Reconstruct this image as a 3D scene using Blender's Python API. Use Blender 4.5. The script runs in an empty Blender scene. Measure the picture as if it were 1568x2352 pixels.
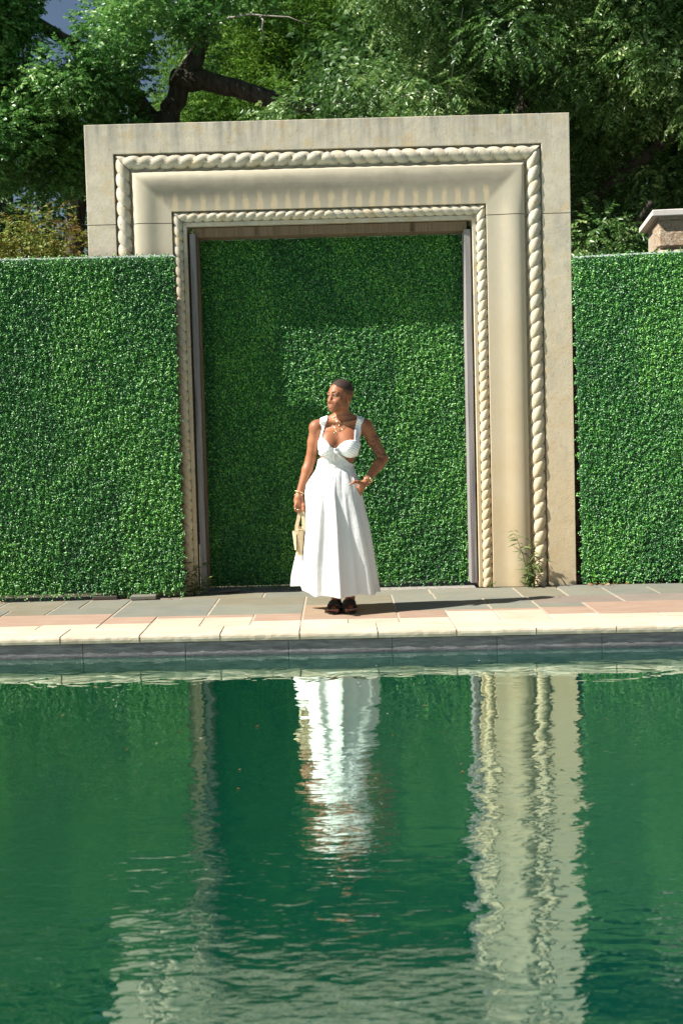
import bpy, math, random
import numpy as np
from mathutils import Vector, Matrix

S = bpy.context.scene
COL = S.collection
PI = math.pi
rad = math.radians

# ------------------------------------------------------------------ camera
cam_d = bpy.data.cameras.new('camera')
cam = bpy.data.objects.new('camera', cam_d)
COL.objects.link(cam)
_r = Vector((0.99964144, -0.00364804, -0.02652686))
_u = Vector((0.02669952, 0.06072047, 0.99779766))
_f = Vector((0.00202929, 0.99814814, -0.0607961))
_m = Matrix((_r, _u, -_f)).transposed().to_4x4()
_m.translation = Vector((0, -10.3989, 1.2888))
cam.matrix_world = _m
cam_d.sensor_fit = 'VERTICAL'
cam_d.sensor_height = 36.0
cam_d.lens = 2900 / 2352 * 36
cam_d.clip_start = 0.1
cam_d.clip_end = 1500
cam_d.dof.use_dof = True
cam_d.dof.focus_distance = 9.2
cam_d.dof.aperture_fstop = 4.0
S.camera = cam

# ------------------------------------------------------------------ world, sun, exposure
SUN = Vector((-1.557, -0.465, 1.695)).normalized()
EL = math.asin(SUN.z)
AZ = math.atan2(SUN.x, SUN.y)
w = bpy.data.worlds.new('World')
S.world = w
w.use_nodes = True
nt = w.node_tree
sky = nt.nodes.new('ShaderNodeTexSky')
sky.sky_type = 'NISHITA'
sky.sun_disc = False
sky.sun_elevation = EL
sky.sun_rotation = AZ
sky.air_density = 1.0
sky.dust_density = 1.0
hs = nt.nodes.new('ShaderNodeHueSaturation')
hs.inputs['Saturation'].default_value = 1.0
hs.inputs['Value'].default_value = 0.58
nt.links.new(sky.outputs[0], hs.inputs['Color'])
nt.links.new(hs.outputs[0], nt.nodes['Background'].inputs[0])
nt.nodes['Background'].inputs[1].default_value = 0.055
sun_d = bpy.data.lights.new('sun', 'SUN')
sun_d.energy = 5.0
sun_d.angle = rad(0.5)
sun_d.color = (1.0, 0.955, 0.88)
sun = bpy.data.objects.new('sun', sun_d)
COL.objects.link(sun)
sun.rotation_euler = SUN.to_track_quat('Z', 'Y').to_euler()
S.view_settings.view_transform = 'Standard'
S.view_settings.look = 'None'
S.view_settings.gamma = 1
S.view_settings.exposure = 1.14
S.cycles.max_bounces = 8
S.cycles.transparent_max_bounces = 8

# ------------------------------------------------------------------ helpers
def link(o, parent=None):
    COL.objects.link(o)
    if parent is not None:
        o.parent = parent
    return o

def tag(o, label=None, cat=None, group=None, kind=None):
    if label: o['label'] = label
    if cat: o['category'] = cat
    if group: o['group'] = group
    if kind: o['kind'] = kind
    return o

def empty(name, loc=(0, 0, 0), rz=0.0):
    o = bpy.data.objects.new(name, None)
    o.location = loc
    o.rotation_euler = (0, 0, rz)
    o.empty_display_size = 0.1
    return link(o)

def np_mesh(name, V, F, mat, parent=None, smooth=False, attrs=None):
    """V (n,3), F (m,k) integer array; attrs: per face floats."""
    V = np.asarray(V, dtype=np.float32); F = np.asarray(F, dtype=np.int32)
    me = bpy.data.meshes.new(name)
    m, k = F.shape
    me.vertices.add(len(V)); me.vertices.foreach_set('co', V.ravel())
    me.loops.add(m * k); me.loops.foreach_set('vertex_index', F.ravel())
    me.polygons.add(m)
    me.polygons.foreach_set('loop_start', np.arange(0, m * k, k, dtype=np.int32))
    me.polygons.foreach_set('loop_total', np.full(m, k, dtype=np.int32))
    if smooth:
        me.polygons.foreach_set('use_smooth', np.ones(m, dtype=bool))
    me.update(calc_edges=True)
    me.validate()
    for n, a in (attrs or {}).items():
        at = me.attributes.new(n, 'FLOAT', 'FACE')
        at.data.foreach_set('value', np.asarray(a, dtype=np.float32))
    me.materials.append(mat)
    return link(bpy.data.objects.new(name, me), parent)

class MB:
    """collects boxes, tubes and strips that become one mesh"""
    def __init__(self):
        self.v = []; self.f = []; self.sm = []; self.t = []
    def add(self, v, f, smooth=False, tone=0.5):
        n = len(self.v)
        self.v += [tuple(p) for p in v]
        self.f += [tuple(i + n for i in q) for q in f]
        self.sm += [smooth] * len(f)
        self.t += [tone] * len(f)
    def box(self, x0, x1, y0, y1, z0, z1, bev=0.0, M=None, tone=0.5):
        b = min(bev, abs(x1-x0)*.45, abs(y1-y0)*.45, abs(z1-z0)*.45)
        if b <= 0:
            v = [Vector((x, y, z)) for z in (z0, z1) for y in (y0, y1) for x in (x0, x1)]
            f = [(0,2,3,1), (4,5,7,6), (0,1,5,4), (2,6,7,3), (0,4,6,2), (1,3,7,5)]
        else:
            v = []
            for sx, X in ((1, x0), (-1, x1)):
                for sy, Y in ((1, y0), (-1, y1)):
                    for sz, Z in ((1, z0), (-1, z1)):
                        v += [Vector((X, Y+sy*b, Z+sz*b)), Vector((X+sx*b, Y, Z+sz*b)), Vector((X+sx*b, Y+sy*b, Z))]
            def I(a, bb, c, k): return (a*4 + bb*2 + c)*3 + k
            f = []
            f += [(I(0,0,0,0), I(0,0,1,0), I(0,1,1,0), I(0,1,0,0)), (I(1,0,0,0), I(1,1,0,0), I(1,1,1,0), I(1,0,1,0))]
            f += [(I(0,0,0,1), I(1,0,0,1), I(1,0,1,1), I(0,0,1,1)), (I(0,1,0,1), I(0,1,1,1), I(1,1,1,1), I(1,1,0,1))]
            f += [(I(0,0,0,2), I(0,1,0,2), I(1,1,0,2), I(1,0,0,2)), (I(0,0,1,2), I(1,0,1,2), I(1,1,1,2), I(0,1,1,2))]
            for a in (0, 1):
                for c in (0, 1):
                    f.append((I(a,c,0,0), I(a,c,1,0), I(a,c,1,1), I(a,c,0,1)))
                    f.append((I(a,0,c,0), I(a,1,c,0), I(a,1,c,2), I(a,0,c,2)))
                    f.append((I(0,a,c,1), I(1,a,c,1), I(1,a,c,2), I(0,a,c,2)))
            for a in (0, 1):
                for bb in (0, 1):
                    for c in (0, 1):
                        f.append((I(a,bb,c,0), I(a,bb,c,1), I(a,bb,c,2)))
        if M is not None:
            v = [M @ p for p in v]
        self.add(v, f, False, tone)
    def tube(self, pts, radii, n=8, cap=True, tone=0.5):
        pts = [Vector(p) for p in pts]
        rings = []
        prev = None
        for i, p in enumerate(pts):
            d = (pts[min(i+1, len(pts)-1)] - pts[max(i-1, 0)])
            if d.length < 1e-9: d = Vector((0, 0, 1))
            d.normalize()
            if prev is None:
                a = d.cross(Vector((0, 0, 1)))
                if a.length < 1e-3: a = d.cross(Vector((1, 0, 0)))
            else:
                a = prev - d * prev.dot(d)
                if a.length < 1e-6: a = d.cross(Vector((1, 0, 0)))
            a.normalize(); b = d.cross(a); prev = a
            r = radii[i] if hasattr(radii, '__len__') else radii
            rings.append([p + a*math.cos(2*PI*k/n)*r + b*math.sin(2*PI*k/n)*r for k in range(n)])
        v = [q for R in rings for q in R]
        f = []
        for i in range(len(rings)-1):
            for k in range(n):
                f.append((i*n+k, i*n+(k+1) % n, (i+1)*n+(k+1) % n, (i+1)*n+k))
        if cap:
            f.append(tuple(reversed(range(n)))); f.append(tuple((len(rings)-1)*n+k for k in range(n)))
        self.add(v, f, True, tone)
    def grid(self, P, closed=False, smooth=True, tone=0.5):
        """P: list of rows of points"""
        n = len(P[0]); v = [q for R in P for q in R]; f = []
        for i in range(len(P)-1):
            for k in range(n if closed else n-1):
                f.append((i*n+k, i*n+(k+1) % n, (i+1)*n+(k+1) % n, (i+1)*n+k))
        self.add(v, f, smooth, tone)
    def ball(self, c, r, n=10, m=6, M=None, tone=0.5):
        r = r if hasattr(r, '__len__') else (r, r, r)
        P = []
        for i in range(m+1):
            a = PI*i/m
            P.append([Vector((r[0]*math.sin(a)*math.cos(2*PI*k/n), r[1]*math.sin(a)*math.sin(2*PI*k/n), r[2]*math.cos(a))) for k in range(n)])
        P = [[(M @ q if M is not None else q) + Vector(c) for q in R] for R in P]
        self.grid(P, closed=True, tone=tone)
    def build(self, name, mat, parent=None):
        me = bpy.data.meshes.new(name)
        me.from_pydata([tuple(p) for p in self.v], [], self.f)
        me.polygons.foreach_set('use_smooth', np.array(self.sm, dtype=bool))
        at = me.attributes.new('tone', 'FLOAT', 'FACE')
        at.data.foreach_set('value', np.array(self.t, dtype=np.float32))
        me.materials.append(mat)
        me.update()
        return link(bpy.data.objects.new(name, me), parent)

# ------------------------------------------------------------------ materials
class NT:
    def __init__(self, name):
        self.m = bpy.data.materials.new(name); self.m.use_nodes = True
        self.t = self.m.node_tree; self.t.nodes.clear()
        self.out = self.n('ShaderNodeOutputMaterial')
        self.obj = None
    def n(self, t, **kw):
        nd = self.t.nodes.new(t)
        for k, v in kw.items(): setattr(nd, k, v)
        return nd
    def l(self, a, b): self.t.links.new(a, b)
    def co(self):
        if self.obj is None: self.obj = self.n('ShaderNodeTexCoord').outputs['Object']
        return self.obj
    def mapc(self, scale=(1, 1, 1), loc=(0, 0, 0), rot=(0, 0, 0)):
        mp = self.n('ShaderNodeMapping'); mp.inputs['Scale'].default_value = scale
        mp.inputs['Location'].default_value = loc; mp.inputs['Rotation'].default_value = rot
        self.l(self.co(), mp.inputs[0]); return mp.outputs[0]
    def noise(self, scale=5, detail=4, rough=.55, vec=None, dist=0):
        nd = self.n('ShaderNodeTexNoise'); nd.inputs['Scale'].default_value = scale
        nd.inputs['Detail'].default_value = detail; nd.inputs['Roughness'].default_value = rough
        nd.inputs['Distortion'].default_value = dist
        self.l(vec if vec is not None else self.co(), nd.inputs['Vector']); return nd.outputs['Fac']
    def ramp(self, fac, stops):
        nd = self.n('ShaderNodeValToRGB'); e = nd.color_ramp.elements
        while len(e) < len(stops): e.new(.5)
        for i, (p, c) in enumerate(stops):
            e[i].position = p; e[i].color = (c if hasattr(c, '__len__') else (c, c, c)) + ((1,) if not hasattr(c, '__len__') or len(c) == 3 else ())
        self.l(fac, nd.inputs[0]); return nd.outputs[0]
    def mix(self, a, b, fac, mode='MIX'):
        nd = self.n('ShaderNodeMix', data_type='RGBA', blend_type=mode)
        for s, i in ((a, 6), (b, 7)):
            if hasattr(s, 'links'): self.l(s, nd.inputs[i])
            else: nd.inputs[i].default_value = tuple(s) + (1,)
        if hasattr(fac, 'links'): self.l(fac, nd.inputs[0])
        else: nd.inputs[0].default_value = fac
        return nd.outputs[2]
    def math(self, op, a, b=0.0, c=0.0):
        nd = self.n('ShaderNodeMath', operation=op)
        for i, s in enumerate((a, b, c)):
            if hasattr(s, 'links'): self.l(s, nd.inputs[i])
            else: nd.inputs[i].default_value = s
        return nd.outputs[0]
    def attr(self, name):
        nd = self.n('ShaderNodeAttribute', attribute_name=name); return nd.outputs['Fac']
    def sep(self):
        nd = self.n('ShaderNodeSeparateXYZ'); self.l(self.co(), nd.inputs[0]); return nd.outputs
    def bump(self, h, strength=.3, dist=.01, normal=None):
        nd = self.n('ShaderNodeBump'); nd.inputs['Strength'].default_value = strength
        nd.inputs['Distance'].default_value = dist; self.l(h, nd.inputs['Height'])
        if normal is not None: self.l(normal, nd.inputs['Normal'])
        return nd.outputs[0]
    def bsdf(self, col, rough=.7, normal=None, spec=.3, metal=0, **kw):
        p = self.n('ShaderNodeBsdfPrincipled')
        if hasattr(col, 'links'): self.l(col, p.inputs['Base Color'])
        else: p.inputs['Base Color'].default_value = tuple(col) + (1,)
        if hasattr(rough, 'links'): self.l(rough, p.inputs['Roughness'])
        else: p.inputs['Roughness'].default_value = rough
        p.inputs['Specular IOR Level'].default_value = spec
        p.inputs['Metallic'].default_value = metal
        for k, v in kw.items(): p.inputs[k].default_value = v
        if normal is not None: self.l(normal, p.inputs['Normal'])
        return p.outputs[0]
    def done(self, sh):
        self.l(sh, self.out.inputs[0]); return self.m

def simple(name, col, rough=.6, metal=0, spec=.4, var=.0, nscale=30, bump=0.0):
    t = NT(name)
    c = col
    if var:
        f = t.noise(nscale, 4)
        c = t.mix([x*(1-var) for x in col], [min(1, x*(1+var)) for x in col], t.ramp(f, [(.3, 0.), (.7, 1.)]))
    nm = t.bump(t.noise(nscale*2, 5), bump, .005) if bump else None
    return t.done(t.bsdf(c, rough, nm, spec, metal))

def leaf_mat(name, dark, mid, light, rough=.45, trans=.25, spec=.35):
    t = NT(name)
    c = t.ramp(t.attr('tone'), [(0.0, dark), (.55, mid), (1.0, light)])
    p = t.bsdf(c, rough, None, spec)
    tr = t.n('ShaderNodeBsdfTranslucent'); 
    t.l(t.mix(c, (.5, .9, .15), .35, 'MULTIPLY') if False else c, tr.inputs[0])
    mx = t.n('ShaderNodeMixShader'); mx.inputs[0].default_value = trans
    t.l(p, mx.inputs[1]); t.l(tr.outputs[0], mx.inputs[2])
    return t.done(mx.outputs[0])

def stone_mat():
    t = NT('weathered limestone')
    x, y, z = t.sep()
    n1 = t.noise(2.2, 5, .6); n2 = t.noise(11, 6, .65); n3 = t.noise(60, 5, .6)
    base = t.mix((.56, .445, .275), (.62, .515, .345), t.ramp(n1, [(.35, 0.), (.65, 1.)]))
    zz = t.n('ShaderNodeMapRange'); zz.inputs[1].default_value = .9; zz.inputs[2].default_value = 3.3
    t.l(t.math('ADD', z, t.math('MULTIPLY', n1, .8)), zz.inputs[0])
    grey = t.mix((.48, .435, .345), (.59, .53, .415), t.ramp(n2, [(.35, 0.), (.65, 1.)]))
    c = t.mix(base, grey, t.math('MULTIPLY', zz.outputs[0], .95))
    # ochre lichen patches
    c = t.mix(c, (.54, .42, .25), t.math('MULTIPLY', t.ramp(t.noise(7, 6, .7), [(.52, 0.), (.62, 1.)]), .7))
    c = t.mix(c, (.31, .295, .255), t.math('MULTIPLY', t.ramp(t.noise(5, 7, .75, t.mapc((1, 1, .5), loc=(4, 0, 2))), [(.50, 0.), (.68, 1.)]), t.math('ADD', .12, t.math('MULTIPLY', zz.outputs[0], .42))))
    # dark runs down the top edge and soot blotches
    run = t.noise(1, 5, .6, t.mapc((14, 14, .9)))
    top = t.n('ShaderNodeMapRange'); top.inputs[1].default_value = 3.45; top.inputs[2].default_value = 3.88; t.l(z, top.inputs[0])
    c = t.mix(c, (.21, .20, .18), t.math('MULTIPLY', t.math('MULTIPLY', t.ramp(run, [(.42, 0.), (.68, 1.)]), top.outputs[0]), .8))
    c = t.mix(c, (.30, .28, .24), t.math('MULTIPLY', t.ramp(t.noise(3.1, 6, .7), [(.60, 0.), (.76, 1.)]), .45))
    # pale chips low on the jambs
    low = t.n('ShaderNodeMapRange'); low.inputs[1].default_value = 1.1; low.inputs[2].default_value = .3; t.l(z, low.inputs[0])
    c = t.mix(c, (.66, .57, .42), t.math('MULTIPLY', t.ramp(t.noise(17, 6, .7), [(.55, 0.), (.62, 1.)]), t.math('MULTIPLY', low.outputs[0], .6)))
    # pits
    pit = t.ramp(t.noise(30, 5, .7), [(.31, 0.), (.38, 1.)])
    c = t.mix((.22, .18, .12), c, t.math('ADD', t.math('MULTIPLY', pit, .65), .35))
    h = t.math('ADD', t.math('MULTIPLY', n2, .5), t.math('ADD', t.math('MULTIPLY', n3, .25), t.math('MULTIPLY', pit, .5)))
    return t.done(t.bsdf(c, .92, t.bump(h, .7, .008), .15))

def stone_roll_mat():
    """same stone, with a dark belt of lichen and painted shade across the lintel and pale washed runs below the rope hollows"""
    t = NT('limestone with rain washed runs')
    x, y, z = t.sep()
    n1 = t.noise(2.2, 5, .6); n2 = t.noise(11, 6, .65); n3 = t.noise(60, 5, .6)
    base = t.mix((.51, .40, .24), (.56, .46, .305), t.ramp(n1, [(.35, 0.), (.65, 1.)]))
    zz = t.n('ShaderNodeMapRange'); zz.inputs[1].default_value = .9; zz.inputs[2].default_value = 3.3
    t.l(t.math('ADD', z, t.math('MULTIPLY', n1, .8)), zz.inputs[0])
    c = t.mix(base, t.mix((.44, .395, .30), (.53, .47, .36), n2), t.math('MULTIPLY', zz.outputs[0], .95))
    # lichen belt deepened with painted shade, only on the lintel between the jambs
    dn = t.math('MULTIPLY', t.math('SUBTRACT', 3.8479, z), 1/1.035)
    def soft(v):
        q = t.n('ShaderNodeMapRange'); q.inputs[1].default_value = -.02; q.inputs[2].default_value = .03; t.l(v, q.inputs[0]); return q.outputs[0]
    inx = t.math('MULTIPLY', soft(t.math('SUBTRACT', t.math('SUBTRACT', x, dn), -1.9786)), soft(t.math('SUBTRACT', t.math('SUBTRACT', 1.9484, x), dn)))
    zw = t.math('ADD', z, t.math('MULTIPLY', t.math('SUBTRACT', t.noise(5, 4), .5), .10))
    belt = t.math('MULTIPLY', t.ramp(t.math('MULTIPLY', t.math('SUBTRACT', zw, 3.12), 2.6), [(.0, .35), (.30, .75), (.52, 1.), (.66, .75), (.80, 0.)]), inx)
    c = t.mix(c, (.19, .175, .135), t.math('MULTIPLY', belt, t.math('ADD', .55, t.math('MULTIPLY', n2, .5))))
    wv = t.math('SINE', t.math('ADD', t.math('MULTIPLY', x, 2*PI/.115), t.math('MULTIPLY', t.noise(4, 3), 3.0)))
    lowz = t.ramp(t.math('MULTIPLY', t.math('SUBTRACT', zw, 3.10), 3.0), [(.0, .9), (.38, 1.), (.56, 0.)])
    run = t.math('MULTIPLY', t.math('MULTIPLY', t.ramp(t.math('ADD', t.math('MULTIPLY', wv, .35), t.math('MULTIPLY', t.noise(9, 4), .9)), [(.45, 0.), (.72, 1.)]), lowz), inx)
    c = t.mix(c, (.55, .44, .28), t.math('MULTIPLY', run, .7))
    h = t.math('ADD', t.math('MULTIPLY', n2, .4), t.math('MULTIPLY', n3, .25))
    return t.done(t.bsdf(c, .92, t.bump(h, .35, .008), .15))

def wood_mat(name, a, b):
    t = NT(name)
    g = t.noise(1, 6, .65, t.mapc((60, 60, 2.0)))
    g2 = t.noise(1, 4, .6, t.mapc((16, 16, .8)))
    c = t.mix(a, b, t.ramp(g, [(.3, 0.), (.7, 1.)]))
    c = t.mix(c, [q*.45 for q in a], t.ramp(g2, [(.55, 0.), (.75, 1.)]))
    return t.done(t.bsdf(c, .85, t.bump(g, .5, .004), .2))

def paving_mat(name, a, b, c3, pits=False):
    t = NT(name)
    n1 = t.noise(3.6, 6, .65); n2 = t.noise(9, 7, .68, t.mapc((.30, 1.3, 1)))
    c = t.mix(a, b, t.ramp(n1, [(.35, 0.), (.65, 1.)]))
    c = t.mix(c, c3, t.math('MULTIPLY', t.ramp(n2, [(.46, 0.), (.64, 1.)]), .75))
    tone = t.attr('tone')
    c = t.mix(c, (0, 0, 0), t.math('MULTIPLY', t.math('SUBTRACT', 1.0, tone), .35))
    c = t.mix(c, (.10, .09, .08), t.math('MULTIPLY', t.ramp(t.noise(23, 5, .7), [(.66, 0.), (.74, 1.)]), .35))
    h = t.math('ADD', n2, t.math('MULTIPLY', t.noise(70, 4), .3))
    if pits:
        p = t.ramp(t.noise(32, 5, .7), [(.28, 0.), (.33, 1.)])
        c = t.mix((.24, .18, .12), c, t.math('ADD', t.math('MULTIPLY', p, .7), .3)); h = t.math('ADD', h, p)
    return t.done(t.bsdf(c, .8, t.bump(h, .35, .006), .25))

M = {}
M['stone'] = stone_mat()
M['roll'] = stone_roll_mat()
M['mortar'] = simple('mortar', (.37, .31, .235), .95, var=.2, nscale=25, bump=.3)
M['dark_joint'] = simple('dark joint filler', (.06, .05, .04), .95)
M['wood_grey'] = wood_mat('silvered timber', (.20, .185, .18), (.30, .28, .27))
M['wood_brown'] = wood_mat('weathered brown timber', (.13, .085, .05), (.25, .18, .12))
M['cream'] = paving_mat('cream limestone paving', (.50, .43, .325), (.55, .485, .375), (.45, .355, .25), True)
M['orange'] = paving_mat('pink sandstone paving', (.32, .21, .152), (.355, .245, .182), (.37, .275, .205))
M['tan'] = paving_mat('tan sandstone paving', (.345, .25, .165), (.36, .27, .19), (.31, .21, .135))
M['grey'] = paving_mat('grey green flagstone', (0.173, 0.181, 0.146), (0.210, 0.210, 0.166), (0.205, 0.183, 0.131))
M['olive'] = paving_mat('olive flagstone', (0.197, 0.187, 0.133), (0.232, 0.217, 0.162), (0.207, 0.162, 0.099))
M['blue'] = paving_mat('blue grey flagstone', (0.162, 0.170, 0.146), (0.203, 0.205, 0.174), (0.207, 0.192, 0.146))
M['mauve'] = paving_mat('brown flagstone', (.20, .165, .14), (.235, .195, .165), (.23, .185, .14))
M['soil'] = simple('leaf litter soil', (.07, .055, .035), .95, var=.5, nscale=8, bump=.5)
M['hedge_back'] = simple('dark green mesh backing', (.018, .075, .022), .8, var=.4)
M['white_metal'] = simple('white painted metal edge', (.62, .64, .64), .5)
M['hedge'] = leaf_mat('boxwood leaf', (.008, .075, .022), (.045, .255, .034), (.20, .50, .065), .46, .0, .85)
M['elm'] = leaf_mat('elm leaf', (.035, .10, .022), (.11, .235, .048), (.36, .48, .17), .40, .36, .7)
M['oak'] = leaf_mat('oak leaf', (.045, .14, .03), (.10, .27, .05), (.24, .42, .11), .40, .38, .6)
M['conifer'] = leaf_mat('feathery cypress leaf', (.045, .12, .012), (.09, .21, .02), (.19, .33, .04), .6, .4, .2)
M['dark_leaf'] = leaf_mat('shaded woodland leaf', (.016, .05, .012), (.04, .105, .022), (.09, .18, .04), .5, .25, .3)
M['shrub'] = leaf_mat('turning shrub leaf', (.17, .10, .022), (.19, .20, .035), (.22, .29, .06), .55, .3, .3)
M['weed'] = leaf_mat('weed leaf', (.05, .09, .025), (.10, .15, .04), (.20, .24, .08), .5, .25, .3)
def bark():
    t = NT('bark')
    g = t.noise(1, 6, .7, t.mapc((18, 18, 4)))
    c = t.mix((.035, .028, .022), (.13, .11, .09), t.ramp(g, [(.35, 0.), (.7, 1.)]))
    return t.done(t.bsdf(c, .9, t.bump(g, .8, .03), .15))
M['bark'] = bark()
M['dead_twig'] = simple('bare grey twig', (.34, .31, .27), .85, var=.3)

# ================================================================== SETTING
WZ = -0.149     # water level; the deck is z = 0
SH = 0.04       # the pool edge runs at a slight angle to the portal
def sheared(ob):
    for v in ob.data.vertices: v.co.y -= SH * v.co.x
    return ob

# ground behind the terrace
m = MB(); m.add([(-150, -1.6, -.09), (150, -1.6, -.09), (150, 300, -.09), (-150, 300, -.09)], [(0, 1, 2, 3)])
tag(m.build('ground', M['soil']), kind='structure')

# paving stones (x0, x1, front, back)
slabs = {'cream': [], 'orange': [], 'tan': [], 'grey': [], 'olive': [], 'blue': [], 'mauve': []}
def sl(k, x0, x1, a, b): slabs[k].append((x0, x1, a, b))
for x0, x1, b in ((-3.9, -3.05, -1.6), (-3.05, -2.55, -1.6), (-2.55, -2.12, -1.62), (-2.12, -1.695, -1.6), (-1.695, -1.34, -1.6),
                  (-1.34, -.98, -1.385), (-.98, -.63, -1.385), (-.63, -.28, -1.6), (-.28, .05, -1.6), (.05, .40, -1.6), (.40, .75, -1.6),
                  (.75, 1.09, -1.32), (1.09, 1.44, -1.32), (1.44, 1.79, -1.56), (1.79, 2.2, -1.59), (2.2, 2.75, -1.59), (2.75, 3.9, -1.59)):
    sl('cream', x0, x1, -1.79, b)
sl('orange', -3.9, -2.55, -1.6, -1.27); sl('orange', -2.55, -1.695, -1.6, -1.085); sl('orange', -1.695, -1.34, -1.6, -1.27)
sl('orange', -1.34, -.63, -1.385, -1.27); sl('orange', -.63, -.28, -1.6, -1.26); sl('orange', -.28, .40, -1.6, -1.46)
sl('tan', -.28, .40, -1.46, -.83); sl('orange', .40, .75, -1.6, -1.24); sl('orange', .75, 1.44, -1.32, -1.22)
sl('orange', 1.44, 1.79, -1.56, -1.2); sl('orange', 1.79, 2.62, -1.59, -.98); sl('tan', 2.62, 3.9, -1.59, -.98)
sl('blue', -3.9, -2.55, -1.27, -.80); sl('olive', -2.55, -2.22, -1.085, -.80); sl('grey', -2.22, -1.695, -1.085, -.74)
sl('blue', -1.695, -.98, -1.27, -.70); sl('grey', -.98, -.28, -1.27, -.75)
sl('grey', -3.9, -2.7, -.80, -.12); sl('olive', -2.7, -2.22, -.80, -.30); sl('grey', -2.22, -2.03, -.74, -.30); sl('grey', -2.7, -2.03, -.30, .02)
sl('grey', -2.03, -1.695, -.74, -.30); sl('grey', -1.695, -.98, -.70, -.30); sl('mauve', -2.03, -1.3, -.30, .02); sl('olive', -1.3, -.63, -.30, .02)
sl('olive', -.98, -.28, -.75, -.30); sl('olive', -.28, .40, -.83, -.30); sl('grey', -.63, .06, -.30, .02); sl('grey', .06, .72, -.30, .02)
sl('grey', .40, .73, -.62, -.30); sl('blue', .40, 1.09, -1.24, -.62); sl('grey', 1.09, 1.44, -1.22, -.98); sl('grey', 1.44, 1.79, -1.2, -.98)
sl('blue', 1.09, 1.44, -.98, -.62); sl('mauve', 1.44, 2.11, -.98, -.60); sl('grey', .73, 1.41, -.62, -.25); sl('grey', .72, 1.41, -.25, .02)
sl('olive', 1.41, 1.76, -.60, .02); sl('grey', 1.76, 2.11, -.60, -.12); sl('mauve', 2.11, 3.2, -.98, -.58); sl('blue', 2.11, 2.47, -.58, -.12)
sl('grey', 2.47, 3.0, -.58, -.12); sl('olive', 3.0, 3.9, -.58, -.12); sl('grey', 3.2, 3.9, -.98, -.58); sl('blue', 1.76, 3.9, -.12, .06); sl('grey', -3.9, -2.7, -.12, .02)
random.seed(4)
nm = {'cream': 'cream_paving', 'orange': 'pink_paving', 'tan': 'tan_paving', 'grey': 'grey_paving', 'olive': 'olive_paving', 'blue': 'blue_paving', 'mauve': 'brown_paving'}
g = .006
for k, L in slabs.items():
    m = MB()
    for (x0, x1, a, b) in L:
        dz = random.uniform(-.0015, .0015)
        m.box(x0+g, x1-g, a+g, b-g, -.05, dz, .004, tone=random.uniform(.55, 1.0))
    tag(sheared(m.build(nm[k], M[k])), kind='structure')
m = MB(); m.box(-3.9, 3.9, -2.0, .02, -.08, -.004)
tag(sheared(m.build('paving_mortar', M['mortar'])), kind='structure')
# threshold inside the opening and behind the hedge panels
m = MB(); m.box(-1.19, 1.16, .075, .60, -.07, -.012)
tag(m.build('threshold', simple('gritty threshold', (.26, .24, .21), .95, var=.35, nscale=30, bump=.8)), kind='structure')

# pool coping: rounded front edge
def coping_block(m, x0, x1, tone):
    prof = [(-1.796, -.052), (-2.135, -.052), (-2.150, -.046), (-2.155, -.030), (-2.155, -.016), (-2.150, -.005), (-2.140, .0), (-2.05, .0012), (-1.796, .0)]
    n = 14
    P = []
    for i in range(n+1):
        x = x0 + (x1-x0)*i/n
        e = random.uniform(-.0016, .0016)
        P.append([Vector((x, y + (e + random.uniform(-.0008, .0008) if y < -2.1 else 0), z + (random.uniform(-.0012, .0012) if -.05 < z < -.002 else 0))) for y, z in prof])
    m.grid(P, smooth=False, tone=tone)
    nn = len(m.v)
    m.add(P[0], [tuple(range(len(prof)))], tone=tone); m.add(P[-1], [tuple(reversed(range(len(prof))))], tone=tone)
m = MB()
xs = [-3.96, -3.43, -2.91, -2.39, -1.87, -1.34, -.805, -.28, .235, .75, 1.27, 1.79, 2.31, 2.83, 3.35, 3.9]
for a, b in zip(xs[:-1], xs[1:]):
    coping_block(m, a+.0055, b-.0055, random.uniform(.75, 1))
tag(sheared(m.build('pool_coping', M['cream'])), kind='structure')
m = MB(); m.box(-3.9, 3.9, -2.146, -1.79, -.05, -.006)
tag(sheared(m.build('coping_mortar', M['mortar'])), kind='structure')
# tiled pool wall
t = NT('dark riven pool tile')
n1 = t.noise(1, 6, .65, t.mapc((6, 20, 45))); n2 = t.noise(40, 5)
c = t.mix((.085, .083, .088), (.20, .195, .20), t.ramp(n1, [(.35, 0.), (.65, 1.)]))
c = t.mix(c, (.16, .12, .08), t.math('MULTIPLY', t.ramp(t.noise(6, 5), [(.6, 0.), (.75, 1.)]), .5))
x_, y_, z_ = t.sep()
wet = t.n('ShaderNodeMapRange'); wet.inputs[1].default_value = -.120; wet.inputs[2].default_value = -.138
t.l(t.math('ADD', z_, t.math('MULTIPLY', n2, .012)), wet.inputs[0])
c = t.mix(c, (.03, .032, .04), t.math('MULTIPLY', wet.outputs[0], .85))
M['pool_tile'] = t.done(t.bsdf(c, .7, t.bump(t.math('ADD', n1, t.math('MULTIPLY', n2, .4)), .7, .012), .35))
m = MB()
x = -.355 - .685*6
while x < 4.0:
    m.box(x+.0012, x+.685-.0012, -2.128, -2.09, -1.3, -.055, .003, tone=random.random()); x += .685
tag(sheared(m.build('pool_wall', M['pool_tile'])), kind='structure')
m = MB(); m.box(-4.4, 4.4, -2.12, -1.7, -1.3, -.058)
tag(sheared(m.build('pool_wall_grout', simple('pale grout', (.22, .22, .23), .9))), kind='structure')

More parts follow.
